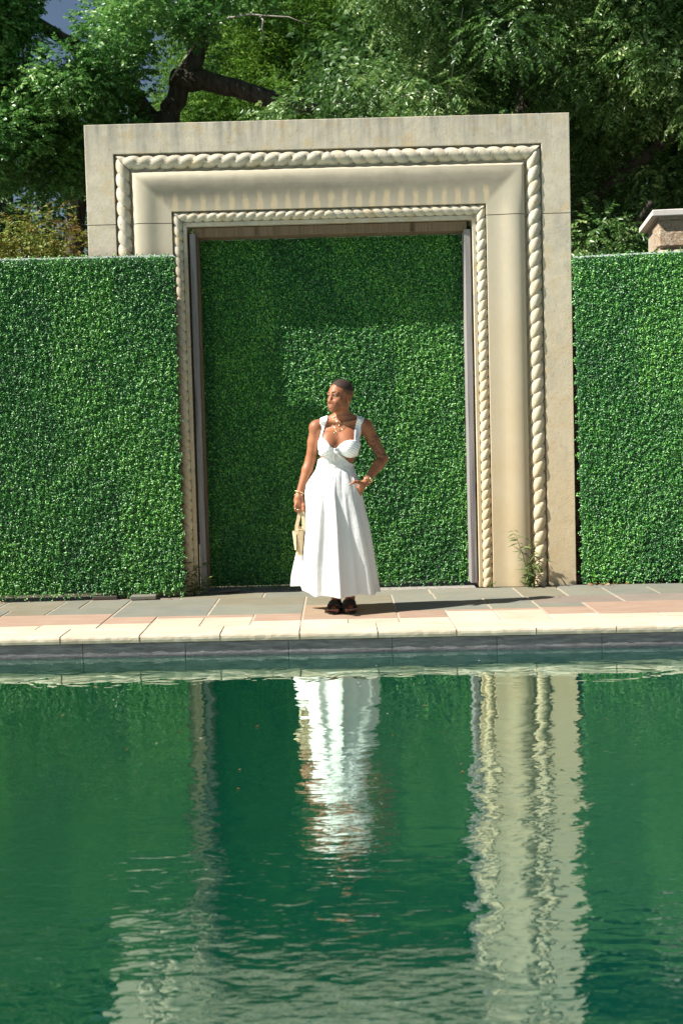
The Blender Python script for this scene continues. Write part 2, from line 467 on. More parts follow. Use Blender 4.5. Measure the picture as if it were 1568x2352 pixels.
# water
t = NT('green pool water')
co = t.co()
def wv(sx, sy, det, dist=0.3, rot=0.0, rough=.5):
    return t.noise(1, det, rough, t.mapc((sx, sy, 1), rot=(0, 0, rot)), dist)
x_, y_, z_ = t.sep()
big = wv(.35, 1.1, 2); med = wv(3.4, 4.6, 2, .6, .3); stk = wv(5.0, 10.5, 2, .8, .10); fine = wv(13.0, 30.0, 2, .6, -.08)
near = t.n('ShaderNodeMapRange'); near.inputs[1].default_value = -3.0; near.inputs[2].default_value = -6.4
near.inputs[3].default_value = .05; near.inputs[4].default_value = 1.0; t.l(y_, near.inputs[0])
patch = t.ramp(t.noise(1, 3, .5, t.mapc((.45, .8, 1), loc=(3, 1, 0))), [(.38, .40), (.62, 1.0)])
amp = t.math('MULTIPLY', near.outputs[0], patch)
h = t.math('ADD', t.math('ADD', t.math('MULTIPLY', big, .30), t.math('MULTIPLY', med, .085)), t.math('MULTIPLY', t.math('ADD', t.math('MULTIPLY', stk, .085), t.math('MULTIPLY', fine, .040)), amp))
nrm = t.bump(h, 1.0, .050)
side = t.n('ShaderNodeMapRange'); side.inputs[1].default_value = -1.2; side.inputs[2].default_value = 1.6
t.l(t.math('ADD', x_, t.math('MULTIPLY', t.noise(.7, 2), .8)), side.inputs[0])
deep = t.mix((.0002, .046, .023), (.0002, .046, .036), side.outputs[0])
fre = t.n('ShaderNodeFresnel'); fre.inputs['IOR'].default_value = 1.33; t.l(nrm, fre.inputs['Normal'])
refl = t.ramp(fre.outputs[0], [(.02, .22), (.10, .54), (.24, .68), (.50, .74)])
body_ = t.n('ShaderNodeBsdfDiffuse'); t.l(deep, body_.inputs[0])
gl = t.n('ShaderNodeBsdfGlossy'); gl.inputs['Roughness'].default_value = .012; gl.inputs[0].default_value = (.82, .98, .89, 1); t.l(nrm, gl.inputs['Normal'])
mx = t.n('ShaderNodeMixShader'); t.l(refl, mx.inputs[0]); t.l(body_.outputs[0], mx.inputs[1]); t.l(gl.outputs[0], mx.inputs[2])
M['water'] = t.done(mx.outputs[0])
m = MB(); m.add([(-30, -2.09, WZ), (-30, -30, WZ), (30, -30, WZ), (30, -2.09, WZ)], [(0, 1, 2, 3)])
tag(sheared(m.build('water', M['water'])), kind='structure')

# ================================================================== PORTAL
XL, XR, ZT, ZJ = -1.9786, 1.9484, 3.8479, 3.045
portal = empty('stone_portal', (0, 0, 0))
tag(portal, 'tall carved limestone doorway surround with two twisted rope mouldings behind the woman', 'doorway')
KT = 1.035
def stations(u):
    """(x,z) runs of the U path for an inward offset u: left jamb, lintel, right jamb"""
    return [((XL+u, 0.0), (XL+u, ZJ-.003)), ((XL+u, ZJ+.003), (XL+u, ZT-u*KT), (XR-u, ZT-u*KT), (XR-u, ZJ+.003)), ((XR-u, ZJ-.003), (XR-u, 0.0))]
def sweep(m, prof):
    """prof: list of (u, d); d > 0 comes towards the pool"""
    for run in range(3):
        rows = [stations(u)[run] for u, d in prof]
        k = len(rows[0])
        for i in range(len(prof)-1):
            for j in range(k-1):
                a, b = rows[i][j], rows[i][j+1]; c_, d_ = rows[i+1][j+1], rows[i+1][j]
                n = 1
                m.add([(a[0], -prof[i][1], a[1]), (b[0], -prof[i][1], b[1]), (c_[0], -prof[i+1][1], c_[1]), (d_[0], -prof[i+1][1], d_[1])], [(0, 1, 2, 3)], False)
def smooth_mesh(o, ang=35):
    me = o.data
    import bmesh
    bm = bmesh.new(); bm.from_mesh(me)
    bmesh.ops.remove_doubles(bm, verts=bm.verts, dist=.0006)
    bmesh.ops.recalc_face_normals(bm, faces=bm.faces)
    for f in bm.faces: f.smooth = True
    for e in bm.edges:
        if len(e.link_faces) == 2 and e.calc_face_angle(0) > rad(ang): e.smooth = False
    bm.to_mesh(me); bm.free()
    return o
m = MB(); sweep(m, [(0.0, -.42), (0.0, -.004), (.004, 0), (.226, 0), (.230, -.004), (.230, -.048), (.374, -.048)])
smooth_mesh(m.build('outer_band', M['stone'], portal), 25)
roll = [(.373, -.048), (.373, -.014), (.377, -.003), (.385, .006), (.398, .0135), (.415, .0195), (.44, .0235), (.468, .024), (.495, .0215), (.525, .0155), (.553, .0085), (.58, .004), (.61, .0012), (.645, 0), (.683, -.001), (.686, -.004), (.686, -.052)]
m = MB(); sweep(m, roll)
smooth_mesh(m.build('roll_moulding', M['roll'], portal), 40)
m = MB(); sweep(m, [(.686, -.052), (.768, -.052), (.770, -.036), (.795, -.034), (.799, -.038), (.799, -.18)])
smooth_mesh(m.build('inner_band', M['stone'], portal), 25)
# dark joint behind the bed joints of lintel and jambs
for x0, x1 in ((XL+.004, XL+.79), (XR-.79, XR-.004)):
    m = MB(); m.box(x0, x1, .042, .40, ZJ-.02, ZJ+.02); m.build('bed_joint', M['mortar'], portal)

def rope(name, u, R, pitch, d0, flat=.9, seed=1):
    rng = np.random.default_rng(seed)
    m = MB()
    cl = [(XL+u, 0.0), (XL+u, ZT-u*KT), (XR-u, ZT-u*KT), (XR-u, 0.0)]
    NP = 13
    for r in range(3):
        (xa, za), (xb, zb) = cl[r], cl[r+1]
        L = math.hypot(xb-xa, zb-za)
        ex, ez = (xb-xa)/L, (zb-za)/L
        ox, oz = -ez, ex            # lateral, outwards (left of travel)
        nl = max(6, round(L/pitch)); p = L/nl
        N = nl*14
        jit = rng.uniform(.93, 1.07, nl+8)
        jh = rng.uniform(-.12, .12, nl+8)
        rows = []
        for i in range(N+1):
            row = []
            for k in range(NP):
                ph = PI*k/(NP-1)
                wlat = R*math.cos(ph)
                s = L*i/N
                t_ = i/N
                m0 = 1 if r > 0 else 0; m1 = 1 if r < 2 else 0
                s = (0 - wlat*m0)*(1-t_) + (L + wlat*m1)*t_
                if r == 1:
                    q = abs(s - L/2)/p + .5      # the twist turns round at the middle of the lintel
                    sgn = 1
                else:
                    q = (s if r == 2 else L - s)/p
                    sgn = 1
                q2 = q + .36*math.cos(ph)
                lobe = int(math.floor(q2)) % (nl+8)
                fr = q2 - math.floor(q2)
                b = (1 - (2*fr-1)**2)
                b = max(0.0, b)**.40
                rr = R*(.62 + .38*b*jit[lobe])
                wl = rr*math.cos(ph); dd = rr*math.sin(ph)*(1.0 + jh[lobe]*.5)
                row.append(Vector((xa + ex*s + ox*(wl), -(d0 + dd*flat), za + ez*s + oz*(wl))))
            rows.append(row)
        m.grid(rows)
    return m.build(name, M['stone'], portal)
rope('outer_rope', .295, .062, .114, -.040, .98, 3)
rope('inner_rope', .727, .042, .081, -.042, 1.0, 5)

# timber lining of the opening
fr = empty('timber_door_frame', (0, .06, 0))
tag(fr, 'weathered grey timber door frame lining the inside of the stone doorway', 'door frame')
def part(m, name, mat, parent):
    o = m.build(name, mat); o.parent = parent
    o.matrix_parent_inverse = Matrix.Translation(-Vector(parent.location))
    return o
m = MB(); m.box(-1.160, -1.114, .055, .30, .03, 2.965, .003); part(m, 'jamb', M['wood_grey'], fr)
m = MB(); m.box(1.085, 1.135, .055, .30, .03, 2.945, .003); part(m, 'jamb', M['wood_grey'], fr)
m = MB(); m.box(-1.13, 1.11, .085, .32, 2.94, 3.015, .004); part(m, 'head_beam', M['wood_brown'], fr)
m = MB(); m.box(-1.1125, -1.100, .13, .33, .03, 2.938, .003); part(m, 'stop_bead', M['wood_brown'], fr)

# ================================================================== BOXWOOD PANELS
def leaves_mesh(name, P, N, Ld, ln, wd, mat, parent, rng, fold=.25, tone=None):
    """P points, N normals, Ld leaf directions (unit), ln/wd arrays"""
    n = len(P)
    N = N/np.linalg.norm(N, axis=1, keepdims=True)
    Ld = Ld - N*np.sum(Ld*N, 1, keepdims=True); Ld /= np.linalg.norm(Ld, axis=1, keepdims=True)+1e-9
    Wd = np.cross(N, Ld)
    ln = np.broadcast_to(ln, n)[:, None]; wd = np.broadcast_to(wd, n)[:, None]
    a = P - Ld*ln*.5; b = P + Ld*ln*.5 - N*ln*.12
    c1 = P + Wd*wd*.5 + N*wd*fold - Ld*ln*.05; c2 = P - Wd*wd*.5 + N*wd*fold - Ld*ln*.05
    V = np.stack([a, c2, b, c1], 1).reshape(-1, 3)
    i = np.arange(n)[:, None]*4
    F = np.concatenate([i + np.array([[0, 1, 2]]), i + np.array([[0, 2, 3]])], 1).reshape(-1, 3)
    if tone is None: tone = rng.random(n)
    return np_mesh(name, V, F, mat, parent, False, {'tone': np.repeat(tone, 2)})

def hedge_panel(x0, x1, z0, z1, depth, label, M4, seed, name='boxwood_panel'):
    rng = np.random.default_rng(seed)
    root = empty(name); root.matrix_world = M4
    tag(root, label, 'hedge panel', 'artificial boxwood panels')
    # backing: a panel with a pale metal edge; local x along, y depth, z up
    m = MB(); m.box(x0+.01, x1-.01, .006, .045, z0+.02, z1-.012); m.build('backing', M['hedge_back'], root)
    m = MB(); m.box(x0+.005, x1-.005, .012, .05, z1-.010, z1+.004); m.build('top_rail', M['white_metal'], root)
    A = (x1-x0)*(z1-z0)
    n = int(A*17500)
    u = rng.random(n); v = rng.random(n)
    X = x0 + u*(x1-x0); Z = z0 + v*(z1-z0)
    # clumpy sprig relief
    cl = np.sin(X*53+2*np.sin(Z*31))*np.sin(Z*47+2*np.sin(X*37+1))
    Y = -depth*(.25 + .75*rng.random(n)**.8)*(.72 + .28*cl)
    ragged = .012*np.sin(Z*40)+.010*np.sin(Z*97+1)+rng.normal(0, .006, n)
    X = np.where(u < .02, X+ragged, np.where(u > .98, X+ragged, X))
    rag2 = .008*np.sin(X*60)+.007*np.sin(X*131+2)+rng.normal(0, .008, n)
    Z = np.where(v > .985, Z+rag2, np.where(v < .02, Z+rag2*1.6, Z))
    N = np.stack([rng.normal(-.34, .62, n), -np.ones(n)*.72, rng.normal(.48, .62, n)], 1)
    Ld = rng.normal(0, 1, (n, 3))
    ln = rng.uniform(.0105, .0165, n)
    tone = np.clip(rng.normal(.5, .24, n) + .16*cl + .08*np.sin(X*7+seed)*np.sin(Z*6) + .13*(np.sin((np.floor(X/.5)*12.9898+np.floor(Z/.5)*78.233+seed)*43.7)), 0, 1)
    leaves_mesh('foliage', np.stack([X, Y, Z], 1), N, Ld, ln, ln*.85, M['hedge'], root, rng, .18, tone)
    return root
hedge_panel(-1.11, 1.088, .015, 2.945, .020, 'green boxwood panel filling the stone doorway directly behind the woman', Matrix.Translation((0, .262, 0)), 11)
# left panel: turned a little, its outer end nearer the pool
A = Vector((-1.27, -.135, 0)); ang = .012
hedge_panel(-2.9, .0, .035, 2.77, .026, 'sunlit green boxwood panel standing on the paving at the left of the stone doorway', Matrix.Translation(A) @ Matrix.Rotation(ang, 4, 'Z') @ Matrix.Rotation(.0, 4, 'Y'), 12)
B = Vector((1.995, -.01, 0))
hedge_panel(.0, 2.3, .012, 2.69, .024, 'green boxwood panel standing at the right of the stone doorway below the stone pillar', Matrix.Translation(B) @ Matrix.Rotation(-.10, 4, 'Z') @ Matrix.Rotation(-.015, 4, 'Y'), 13)

# ================================================================== STONE PILLAR (right)
pr = empty('stone_pillar', (3.17, .75, 0), -.12)
tag(pr, 'rough rubble stone pillar with an overhanging pale cap rising behind the right boxwood panel', 'pillar')
t = NT('rough orange rubble')
n1 = t.noise(9, 6, .75); n2 = t.noise(26, 6, .75)
c = t.mix((.42, .27, .15), (.68, .58, .45), t.ramp(n2, [(.35, 0.), (.62, 1.)]))
M['rubble'] = t.done(t.bsdf(c, .95, t.bump(t.math('ADD', n1, n2), 1.0, .05), .1))
M['rubble_pale'] = simple('pale rubble block', (.48, .40, .32), .95, var=.25, nscale=12, bump=.9)
M['cap'] = simple('pale cast stone cap', (.55, .51, .47), .85, var=.08, nscale=10, bump=.1)
rng_ = random.Random(8)
m = MB(); m.box(-.30, 1.2, .02, .80, 0, 3.12); m.build('core', M['mortar'], pr)
m1, m2 = MB(), MB()
z = 0.0; row = 0
while z < 3.06:
    hh = min(rng_.uniform(.16, .26), 3.105-z)
    if 3.105-z-hh < .10: hh = 3.105-z
    x = -.325 if row % 2 else -.325
    first = True
    while x < 1.2:
        ww = rng_.uniform(.09, .14) if first and row % 2 == 0 else rng_.uniform(.22, .42)
        (m1 if first and row % 2 == 0 else m2).box(x+.012, min(x+ww, 1.22)-.012, -.02+rng_.uniform(-.015, .01), .4, z+.010, z+hh-.010, .018, tone=rng_.random())
        x += ww; first = False
    z += hh; row += 1
m1.build('pale_blocks', M['rubble_pale'], pr); m2.build('rubble_blocks', M['rubble'], pr)
m = MB(); m.box(-.37, 1.35, -.065, .92, 3.12, 3.175, .006); m.build('cap', M['cap'], pr)

gw = MB(); rng_ = random.Random(3)
z = 0.0
while z < 2.3:
    x = 2.02
    while x < 2.60:
        ww = min(rng_.uniform(.16, .3), 2.62-x)
        gw.box(x+.006, x+ww-.006, .62+rng_.uniform(-.01, .01), .95, z+.006, z+.194, .012, tone=rng_.random()); x += ww
    z += .2
gw.box(2.03, 2.61, .66, .93, 0, 2.3)
tag(gw.build('garden_wall', M['rubble']), 'rubble garden wall in the dark gap between the doorway and the right boxwood panel', 'wall')

# ================================================================== TREES
def spray_template(nl, length, leaf, wid, droop, rng):
    """alternate leaves along a drooping twig; returns (n,4,3) local, x along the twig"""
    out = []
    for i in range(nl):
        s = (i+1)/nl
        p = np.array([length*s, 0, -droop*s*s])
        side = 1 if i % 2 else -1
        d = np.array([.55, side*.8, -.35 - .25*rng.random()]); d /= np.linalg.norm(d)
        nrm = np.array([.1, -side*.1, .6]) + rng.normal(0, .9, 3); nrm /= np.linalg.norm(nrm)
        w_ = np.cross(nrm, d); w_ /= np.linalg.norm(w_)
        lf = leaf*rng.uniform(.75, 1.15)
        out.append([p, p + d*lf*.45 - w_*lf*wid*.5 + nrm*lf*.06, p + d*lf - nrm*lf*.12, p + d*lf*.45 + w_*lf*wid*.5 + nrm*lf*.06])
    return np.array(out)

def foliage(name, P, Dr, mat, parent, rng, nl=9, length=.30, leaf=.10, wid=.42, droop=.08, tone=None, scale=(.7, 1.25)):
    n = len(P)
    T = [spray_template(nl, length, leaf, wid, droop, rng) for _ in range(6)]
    which = rng.integers(0, 6, n)
    X = Dr/np.linalg.norm(Dr, axis=1, keepdims=True)
    up = np.tile(np.array([[0, 0, 1.0]]), (n, 1)) + rng.normal(0, .25, (n, 3))
    Yv = np.cross(up, X); Yv /= np.linalg.norm(Yv, axis=1, keepdims=True)+1e-9
    Zv = np.cross(X, Yv)
    sc = rng.uniform(*scale, n)
    V = np.empty((n, nl, 4, 3), dtype=np.float32)
    for k in range(6):
        i = np.where(which == k)[0]
        t_ = T[k][None]*sc[i][:, None, None, None]
        V[i] = P[i][:, None, None] + t_[..., 0:1]*X[i][:, None, None] + t_[..., 1:2]*Yv[i][:, None, None] + t_[..., 2:3]*Zv[i][:, None, None]
    V = V.reshape(-1, 3)
    q = np.arange(n*nl)[:, None]*4
    F = np.concatenate([q+np.array([[0, 1, 2]]), q+np.array([[0, 2, 3]])], 1).reshape(-1, 3)
    if tone is None: tone = rng.random(n)
    lt = np.clip(np.repeat(tone, nl) + rng.normal(0, .16, n*nl), 0, 1)
    return np_mesh(name, V, F, mat, parent, False, {'tone': np.repeat(lt, 2)})

def crown_points(lobes, per, rng, shell=.55):
    """points through each lobe's outer shell, with outward and drooping directions"""
    P, Dr = [], []
    for (c, r) in lobes:
        r = np.array(r if hasattr(r, '__len__') else (r, r, r*.8))
        vol = max(6, int(per*(r[0]*r[1]*r[2])**(2/3)))
        d = rng.normal(0, 1, (vol, 3)); d /= np.linalg.norm(d, axis=1, keepdims=True)
        rr = shell + (1-shell)*rng.random(vol)**.6
        P.append(np.array(c) + d*r*rr[:, None])
        Dr.append(d*np.array([1, 1, .6]) + np.array([0, 0, -.35]) + rng.normal(0, .35, (vol, 3)))
    return np.concatenate(P), np.concatenate(Dr)

def limb(m, pts, r0, r1, n=9, wob=.03, rng=random):
    q = []
    for i in range(len(pts)-1):
        a, b = Vector(pts[i]), Vector(pts[i+1])
        for k in range(4):
            p = a.lerp(b, k/4)
            q.append(p + Vector((rng.uniform(-wob, wob), rng.uniform(-wob, wob), rng.uniform(-wob, wob)))*(1 if q else 0))
    q.append(Vector(pts[-1]))
    m.tube(q, [r0 + (r1-r0)*(i/(len(q)-1)) for i in range(len(q))], n)

def lobes_in(c, r, n, size, rng, zmin=None):
    L = []
    while len(L) < n:
        d = rng.normal(0, 1, 3); d /= np.linalg.norm(d)
        p = np.array(c) + d*np.array(r)*rng.random()**.38
        if zmin is not None and p[2] < zmin(p): continue
        s = rng.uniform(*size)
        L.append((p, (s*1.25, s*1.1, s*.75)))
    return L

# --- elm over the right half, long drooping sprays
rng = np.random.default_rng(21); random.seed(21)
elm = empty('elm_tree', (2.6, 5.6, -.09))
tag(elm, 'large spreading tree with long drooping leafy sprays overhanging the right half of the stone doorway', 'tree')
def loc(o, parent):
    o.matrix_parent_inverse = Matrix.Translation(-Vector(parent.location)); return o
m = MB()
limb(m, [(2.6, 5.6, -.1), (2.55, 5.5, 1.5), (2.35, 5.3, 3.0), (2.2, 5.2, 4.2)], .30, .2, 12)
limb(m, [(2.2, 5.2, 4.2), (1.5, 4.6, 5.4), (.6, 4.0, 6.3)], .15, .05)
limb(m, [(2.35, 5.3, 3.0), (3.0, 4.4, 3.9), (3.9, 3.6, 4.6), (4.6, 3.2, 5.0)], .12, .05)
limb(m, [(2.2, 5.2, 4.2), (2.5, 5.0, 6.0), (3.0, 4.8, 8.0)], .16, .05)
limb(m, [(2.5, 5.4, 2.0), (2.9, 4.4, 2.6), (3.2, 3.4, 3.3), (3.3, 2.8, 3.6)], .09, .03)
loc(m.build('trunk', M['bark'], elm), elm)
L = []
# canopy front: a hanging skirt of foliage
while len(L) < 78:
    x = rng.uniform(-.45, 5.2); y = rng.uniform(2.5, 4.2); zz_ = rng.uniform(4.1, 7.0)
    edge = .0 + .35*math.sin(zz_*2.3) + .15*math.sin(zz_*5)
    if x < edge: continue
    L.append((np.array([x, y, zz_]), (rng.uniform(.35, .6), rng.uniform(.3, .4), rng.uniform(.24, .4))))
for i in range(30):
    L.append((np.array([rng.uniform(.6, 5.5), rng.uniform(4.2, 5.6), rng.uniform(4.0, 7.2)]), (rng.uniform(.5, .7), .45, rng.uniform(.3, .45))))
for i in range(30):          # lower, shaded boughs right of the portal
    L.append((np.array([rng.uniform(2.0, 5.5), rng.uniform(2.4, 5.0), rng.uniform(1.8, 4.3)]), (rng.uniform(.4, .6), .4, rng.uniform(.26, .4))))
for i in range(9):          # top, to the right
    L.append((np.array([rng.uniform(2.8, 7.0), rng.uniform(3, 6), rng.uniform(6.6, 8.6)]), (rng.uniform(.6, .8), .6, rng.uniform(.4, .55))))
for i in range(1):          # boughs that overhang towards the pool, above the picture, and shade the right side
    L.append((np.array([rng.uniform(.0, 2.6), rng.uniform(1.6, 2.2), rng.uniform(5.9, 6.8)]), (.55, .35, .35)))
P, Dr = crown_points(L, 1350, rng, .3)
tone = np.clip(.42 + .16*np.sin(P[:, 0]*3.1+P[:, 2]*2.2) + rng.normal(0, .2, len(P)), 0, 1)
loc(foliage('crown', P, Dr, M['elm'], elm, rng, 11, .20, .058, .42, .06, tone), elm)
for i in range(40):
    m = MB(); c = P[rng.integers(0, len(P))]
    d = np.array([rng.normal(0, .35), rng.normal(0, .25), rng.normal(-.05, .3)])
    m.tube([c, c+d*.5+np.array([0, 0, .03]), c+d], [.008, .005, .003], 4)
    loc(m.build('twig', M['dead_twig'], elm), elm)

# --- oak on the left
rng = np.random.default_rng(31); random.seed(31)
oak = empty('oak_tree', (-1.75, 6.4, -.09))
tag(oak, 'broad oak with forked dark trunk and one heavy limb reaching right above the doorway', 'tree')
m = MB()
limb(m, [(-1.96, 6.4, -.1), (-2.02, 6.4, 2.0), (-2.09, 6.4, 4.2), (-2.19, 6.35, 5.1), (-2.14, 6.3, 5.5)], .30, .20, 12, .03)
limb(m, [(-2.16, 6.3, 5.3), (-1.90, 6.3, 5.85), (-1.56, 6.3, 6.5), (-1.52, 6.3, 7.4), (-1.74, 6.3, 9)], .15, .08, 10, .03)
limb(m, [(-2.0, 6.3, 5.95), (-1.45, 6.2, 5.88), (-.85, 6.1, 5.66), (-.2, 6.0, 5.45), (.6, 5.9, 5.4)], .14, .08, 10, .02)
limb(m, [(-2.19, 6.35, 5.3), (-2.54, 6.1, 5.8), (-3.24, 5.6, 6.3), (-4.44, 5.2, 6.9)], .14, .05, 9, .03)
limb(m, [(-2.09, 6.4, 4.6), (-2.74, 6.0, 5.1), (-3.64, 5.6, 5.3), (-4.84, 5.3, 5.4)], .09, .03, 8, .03)
loc(m.build('trunk', M['bark'], oak), oak)
L = []
while len(L) < 120:
    x = rng.uniform(-4.6, -1.9); y = rng.uniform(4.2, 6.2); zz_ = rng.uniform(4.5, 6.9)
    lowlim = 4.75 + .28*math.sin(x*2.1) + (.2 if x > -2.4 else 0) - (.3 if x < -3.2 else 0)
    if zz_ < lowlim: continue
    if abs(x + 3.0 + .215*(y-4.2)) < .54 and zz_ > 5.85: continue      # leave the gap of sky
    if -2.5 < x < -1.5 and zz_ < 6.15: continue       # and the forked trunk in view
    L.append((np.array([x, y, zz_]), (rng.uniform(.32, .55), rng.uniform(.3, .42), rng.uniform(.22, .38))))
for i in range(22):
    L.append((np.array([rng.uniform(-2.6, -.9), rng.uniform(5.0, 6.6), rng.uniform(6.2, 7.4)]), (rng.uniform(.22, .36), .3, rng.uniform(.16, .26))))
for i in range(5):
    L.append((np.array([rng.uniform(-2.75, -2.3), rng.uniform(5.2, 5.9), rng.uniform(4.85, 5.35)]), (.28, .3, .2)))
P, Dr = crown_points(L, 1250, rng, .25)
Dr[:, 2] += .35
tone = np.clip(.5 + .18*np.sin(P[:, 0]*2.7+P[:, 2]*3.2) + rng.normal(0, .2, len(P)), 0, 1)
loc(foliage('crown', P, Dr, M['oak'], oak, rng, 8, .11, .050, .55, .015, tone), oak)
m = MB()
for a, b, c in (((-1.95, 5.6, 5.75), (-1.55, 5.5, 6.25), (-1.2, 5.4, 6.42)), ((-1.7, 5.5, 6.05), (-1.95, 5.4, 6.5), (-2.25, 5.4, 6.75)),
                ((-1.2, 5.4, 6.42), (-.7, 5.3, 6.4), (-.2, 5.2, 6.25)), ((-.8, 5.35, 6.41), (-.78, 5.3, 6.25), (-.75, 5.3, 6.12)), ((-1.55, 5.5, 6.25), (-1.65, 5.5, 6.5), (-1.6, 5.4, 6.75))):
    m.tube([a, Vector(a).lerp(Vector(b), .5)+Vector((.03, 0, .03)), b, Vector(b).lerp(Vector(c), .5)+Vector((0, 0, .04)), c], [.013, .011, .009, .007, .003], 6)
loc(m.build('dead_branch', M['dead_twig'], oak), oak)

# --- bright cypress far behind, between oak and elm
def bg_tree(name, label, base, lobes, mat, trunk_r, top, seed, per, **kw):
    rng = np.random.default_rng(seed)
    root = empty(name, base); tag(root, label, 'tree')
    m = MB(); limb(m, [base, (base[0]+.1, base[1], base[2]+top*.5), (base[0]+.05, base[1], base[2]+top)], trunk_r, trunk_r*.4, 9, .04, random.Random(seed))
    for k in range(5):
        c = lobes[rng.integers(0, len(lobes))][0]
        limb(m, [(base[0]+.06, base[1], base[2]+top*rng.uniform(.4, .8)), tuple((np.array(base)+np.array([0, 0, top*.8])+c)/2), tuple(c)], trunk_r*.35, trunk_r*.1, 6, .04, random.Random(seed+k))
    loc(m.build('trunk', M['bark'], root), root)
    P, Dr = crown_points(lobes, per, rng, .25)
    tone = np.clip(.5 + .2*np.sin(P[:, 0]*1.7+P[:, 2]*1.9) + rng.normal(0, .2, len(P)), 0, 1)
    loc(foliage('crown', P, Dr, mat, root, rng, tone=tone, **kw), root)
    return root
rng = np.random.default_rng(41)
L = lobes_in((-.4, 15.5, 7.6), (2.9, 1.6, 4.2), 120, (.55, .95), rng)
bg_tree('cypress_tree', 'feathery bright yellow green cypress far behind the gap between the two large trees', (-.9, 15.5, -.09), L, M['conifer'], .18, 8.5, 42, 300, nl=8, length=.40, leaf=.11, wid=.25, droop=.05)
L = lobes_in((-6.5, 11.0, 3.0), (3.6, 1.5, 2.4), 60, (.5, .9), rng)
bg_tree('woodland_tree', 'dark shaded tree low behind the left boxwood panel under the oak', (-5.2, 11, -.09), L, M['dark_leaf'], .2, 4.5, 43, 260, nl=8, length=.28, leaf=.11, wid=.5, droop=.05)
L = lobes_in((-7.3, 13.5, 9.0), (1.1, 1.2, 1.8), 18, (.5, .8), rng)
bg_tree('woodland_tree', 'dark tree rising at the far top left corner beside the patch of blue sky', (-6.1, 13.5, -.09), L, M['dark_leaf'], .2, 9, 44, 150, nl=8, length=.28, leaf=.11, wid=.5, droop=.05)
L = lobes_in((4.5, 10, 5.0), (5.0, 1.6, 4.6), 120, (.7, 1.1), rng)
bg_tree('woodland_tree', 'deep green tree in shadow behind the drooping boughs at the right', (4.2, 10, -.09), L, M['dark_leaf'], .25, 8, 45, 190, nl=8, length=.34, leaf=.13, wid=.5, droop=.06)
L = lobes_in((.6, 19, 6.2), (4.6, 1.8, 6.4), 170, (.9, 1.4), rng)
bg_tree('woodland_tree', 'sunny green tree farthest behind the forked oak trunk', (-2.4, 19, -.09), L, M['dark_leaf'], .2, 5, 46, 150, nl=8, length=.40, leaf=.15, wid=.4, droop=.06)
# slim second trunk at the left
st = empty('ash_tree', (-3.62, 7.2, -.09)); tag(st, 'tree with a slim grey ridged trunk showing beside the upper left corner of the doorway', 'tree')
m = MB(); limb(m, [(-3.62, 7.2, -.1), (-3.60, 7.2, 2.5), (-3.50, 7.2, 4.4), (-3.42, 7.2, 5.2), (-3.5, 7.2, 5.7)], .17, .10, 10, .02)
loc(m.build('trunk', M['bark'], st), st)
rng = np.random.default_rng(51)
L = lobes_in((-4.8, 7.6, 4.6), (1.6, .8, .9), 26, (.3, .5), rng)
P, Dr = crown_points(L, 220, rng, .3)
loc(foliage('crown', P, Dr, M['dark_leaf'], st, rng, 8, .2, .085, .5, .03), st)

# --- turning shrub behind the left panel
sb = empty('shrub', (-3.1, 1.9, -.09)); tag(sb, 'low bronze and yellow green shrub showing above the left boxwood panel beside the doorway', 'shrub')
rng = np.random.default_rng(61)
m = MB()
for k in range(9):
    limb(m, [(-3.1, 1.9, -.1), (-3.1+rng.normal(0, .3), 1.9, 1.4), (-3.1+rng.normal(0, .6), 1.9+rng.normal(0, .2), 2.9)], .03, .008, 6, .02)
loc(m.build('stems', M['bark'], sb), sb)
L = lobes_in((-3.15, 1.95, 3.0), (.85, .45, .62), 46, (.2, .32), rng) + [((-2.45, 1.9, 3.1), (.28, .25, .18)), ((-2.65, 1.9, 3.4), (.24, .22, .15)), ((-3.5, 1.9, 3.1), (.3, .25, .15))]
P, Dr = crown_points(L, 420, rng, .3)
Dr[:, 2] += .4
tone = np.clip(.55 + .4*np.sin(P[:, 0]*5+P[:, 2]*7)*.5 + rng.normal(0, .25, len(P)), 0, 1)
loc(foliage('crown', P, Dr, M['shrub'], sb, rng, 8, .13, .045, .5, .03, tone), sb)

# ================================================================== SMALL THINGS AROUND THE PORTAL
def weed(x, y, label, stems, seed, leaf=.10):
    rng = random.Random(seed)
    root = empty('weed', (x, y, 0)); tag(root, label, 'weed')
    ms = MB(); P = []; N = []; D = []
    for pts in stems:
        pts = [Vector(p) for p in pts]
        ms.tube(pts, [.004 - .0025*i/(len(pts)-1) for i in range(len(pts))], 6)
        for i in range(len(pts)-1):
            for k in range(8):
                p = pts[i].lerp(pts[i+1], (k+rng.random())/5)
                a = rng.uniform(0, 2*PI)
                P.append(p); D.append((math.cos(a), math.sin(a)*.6, rng.uniform(-.1, .7))); N.append((rng.gauss(0, .4), -.5, 1))
    ms.build('stem', M['weed'], root)
    P = np.array([tuple(p) for p in P]); D = np.array(D); D /= np.linalg.norm(D, axis=1, keepdims=True)
    r2 = np.random.default_rng(seed); ln = r2.uniform(.5, 1.2, len(P))*leaf
    leaves_mesh('leaves', P + D*ln[:, None]*.5, np.array(N, dtype=float), D, ln, ln*.17, M['weed'], root, r2, .1)
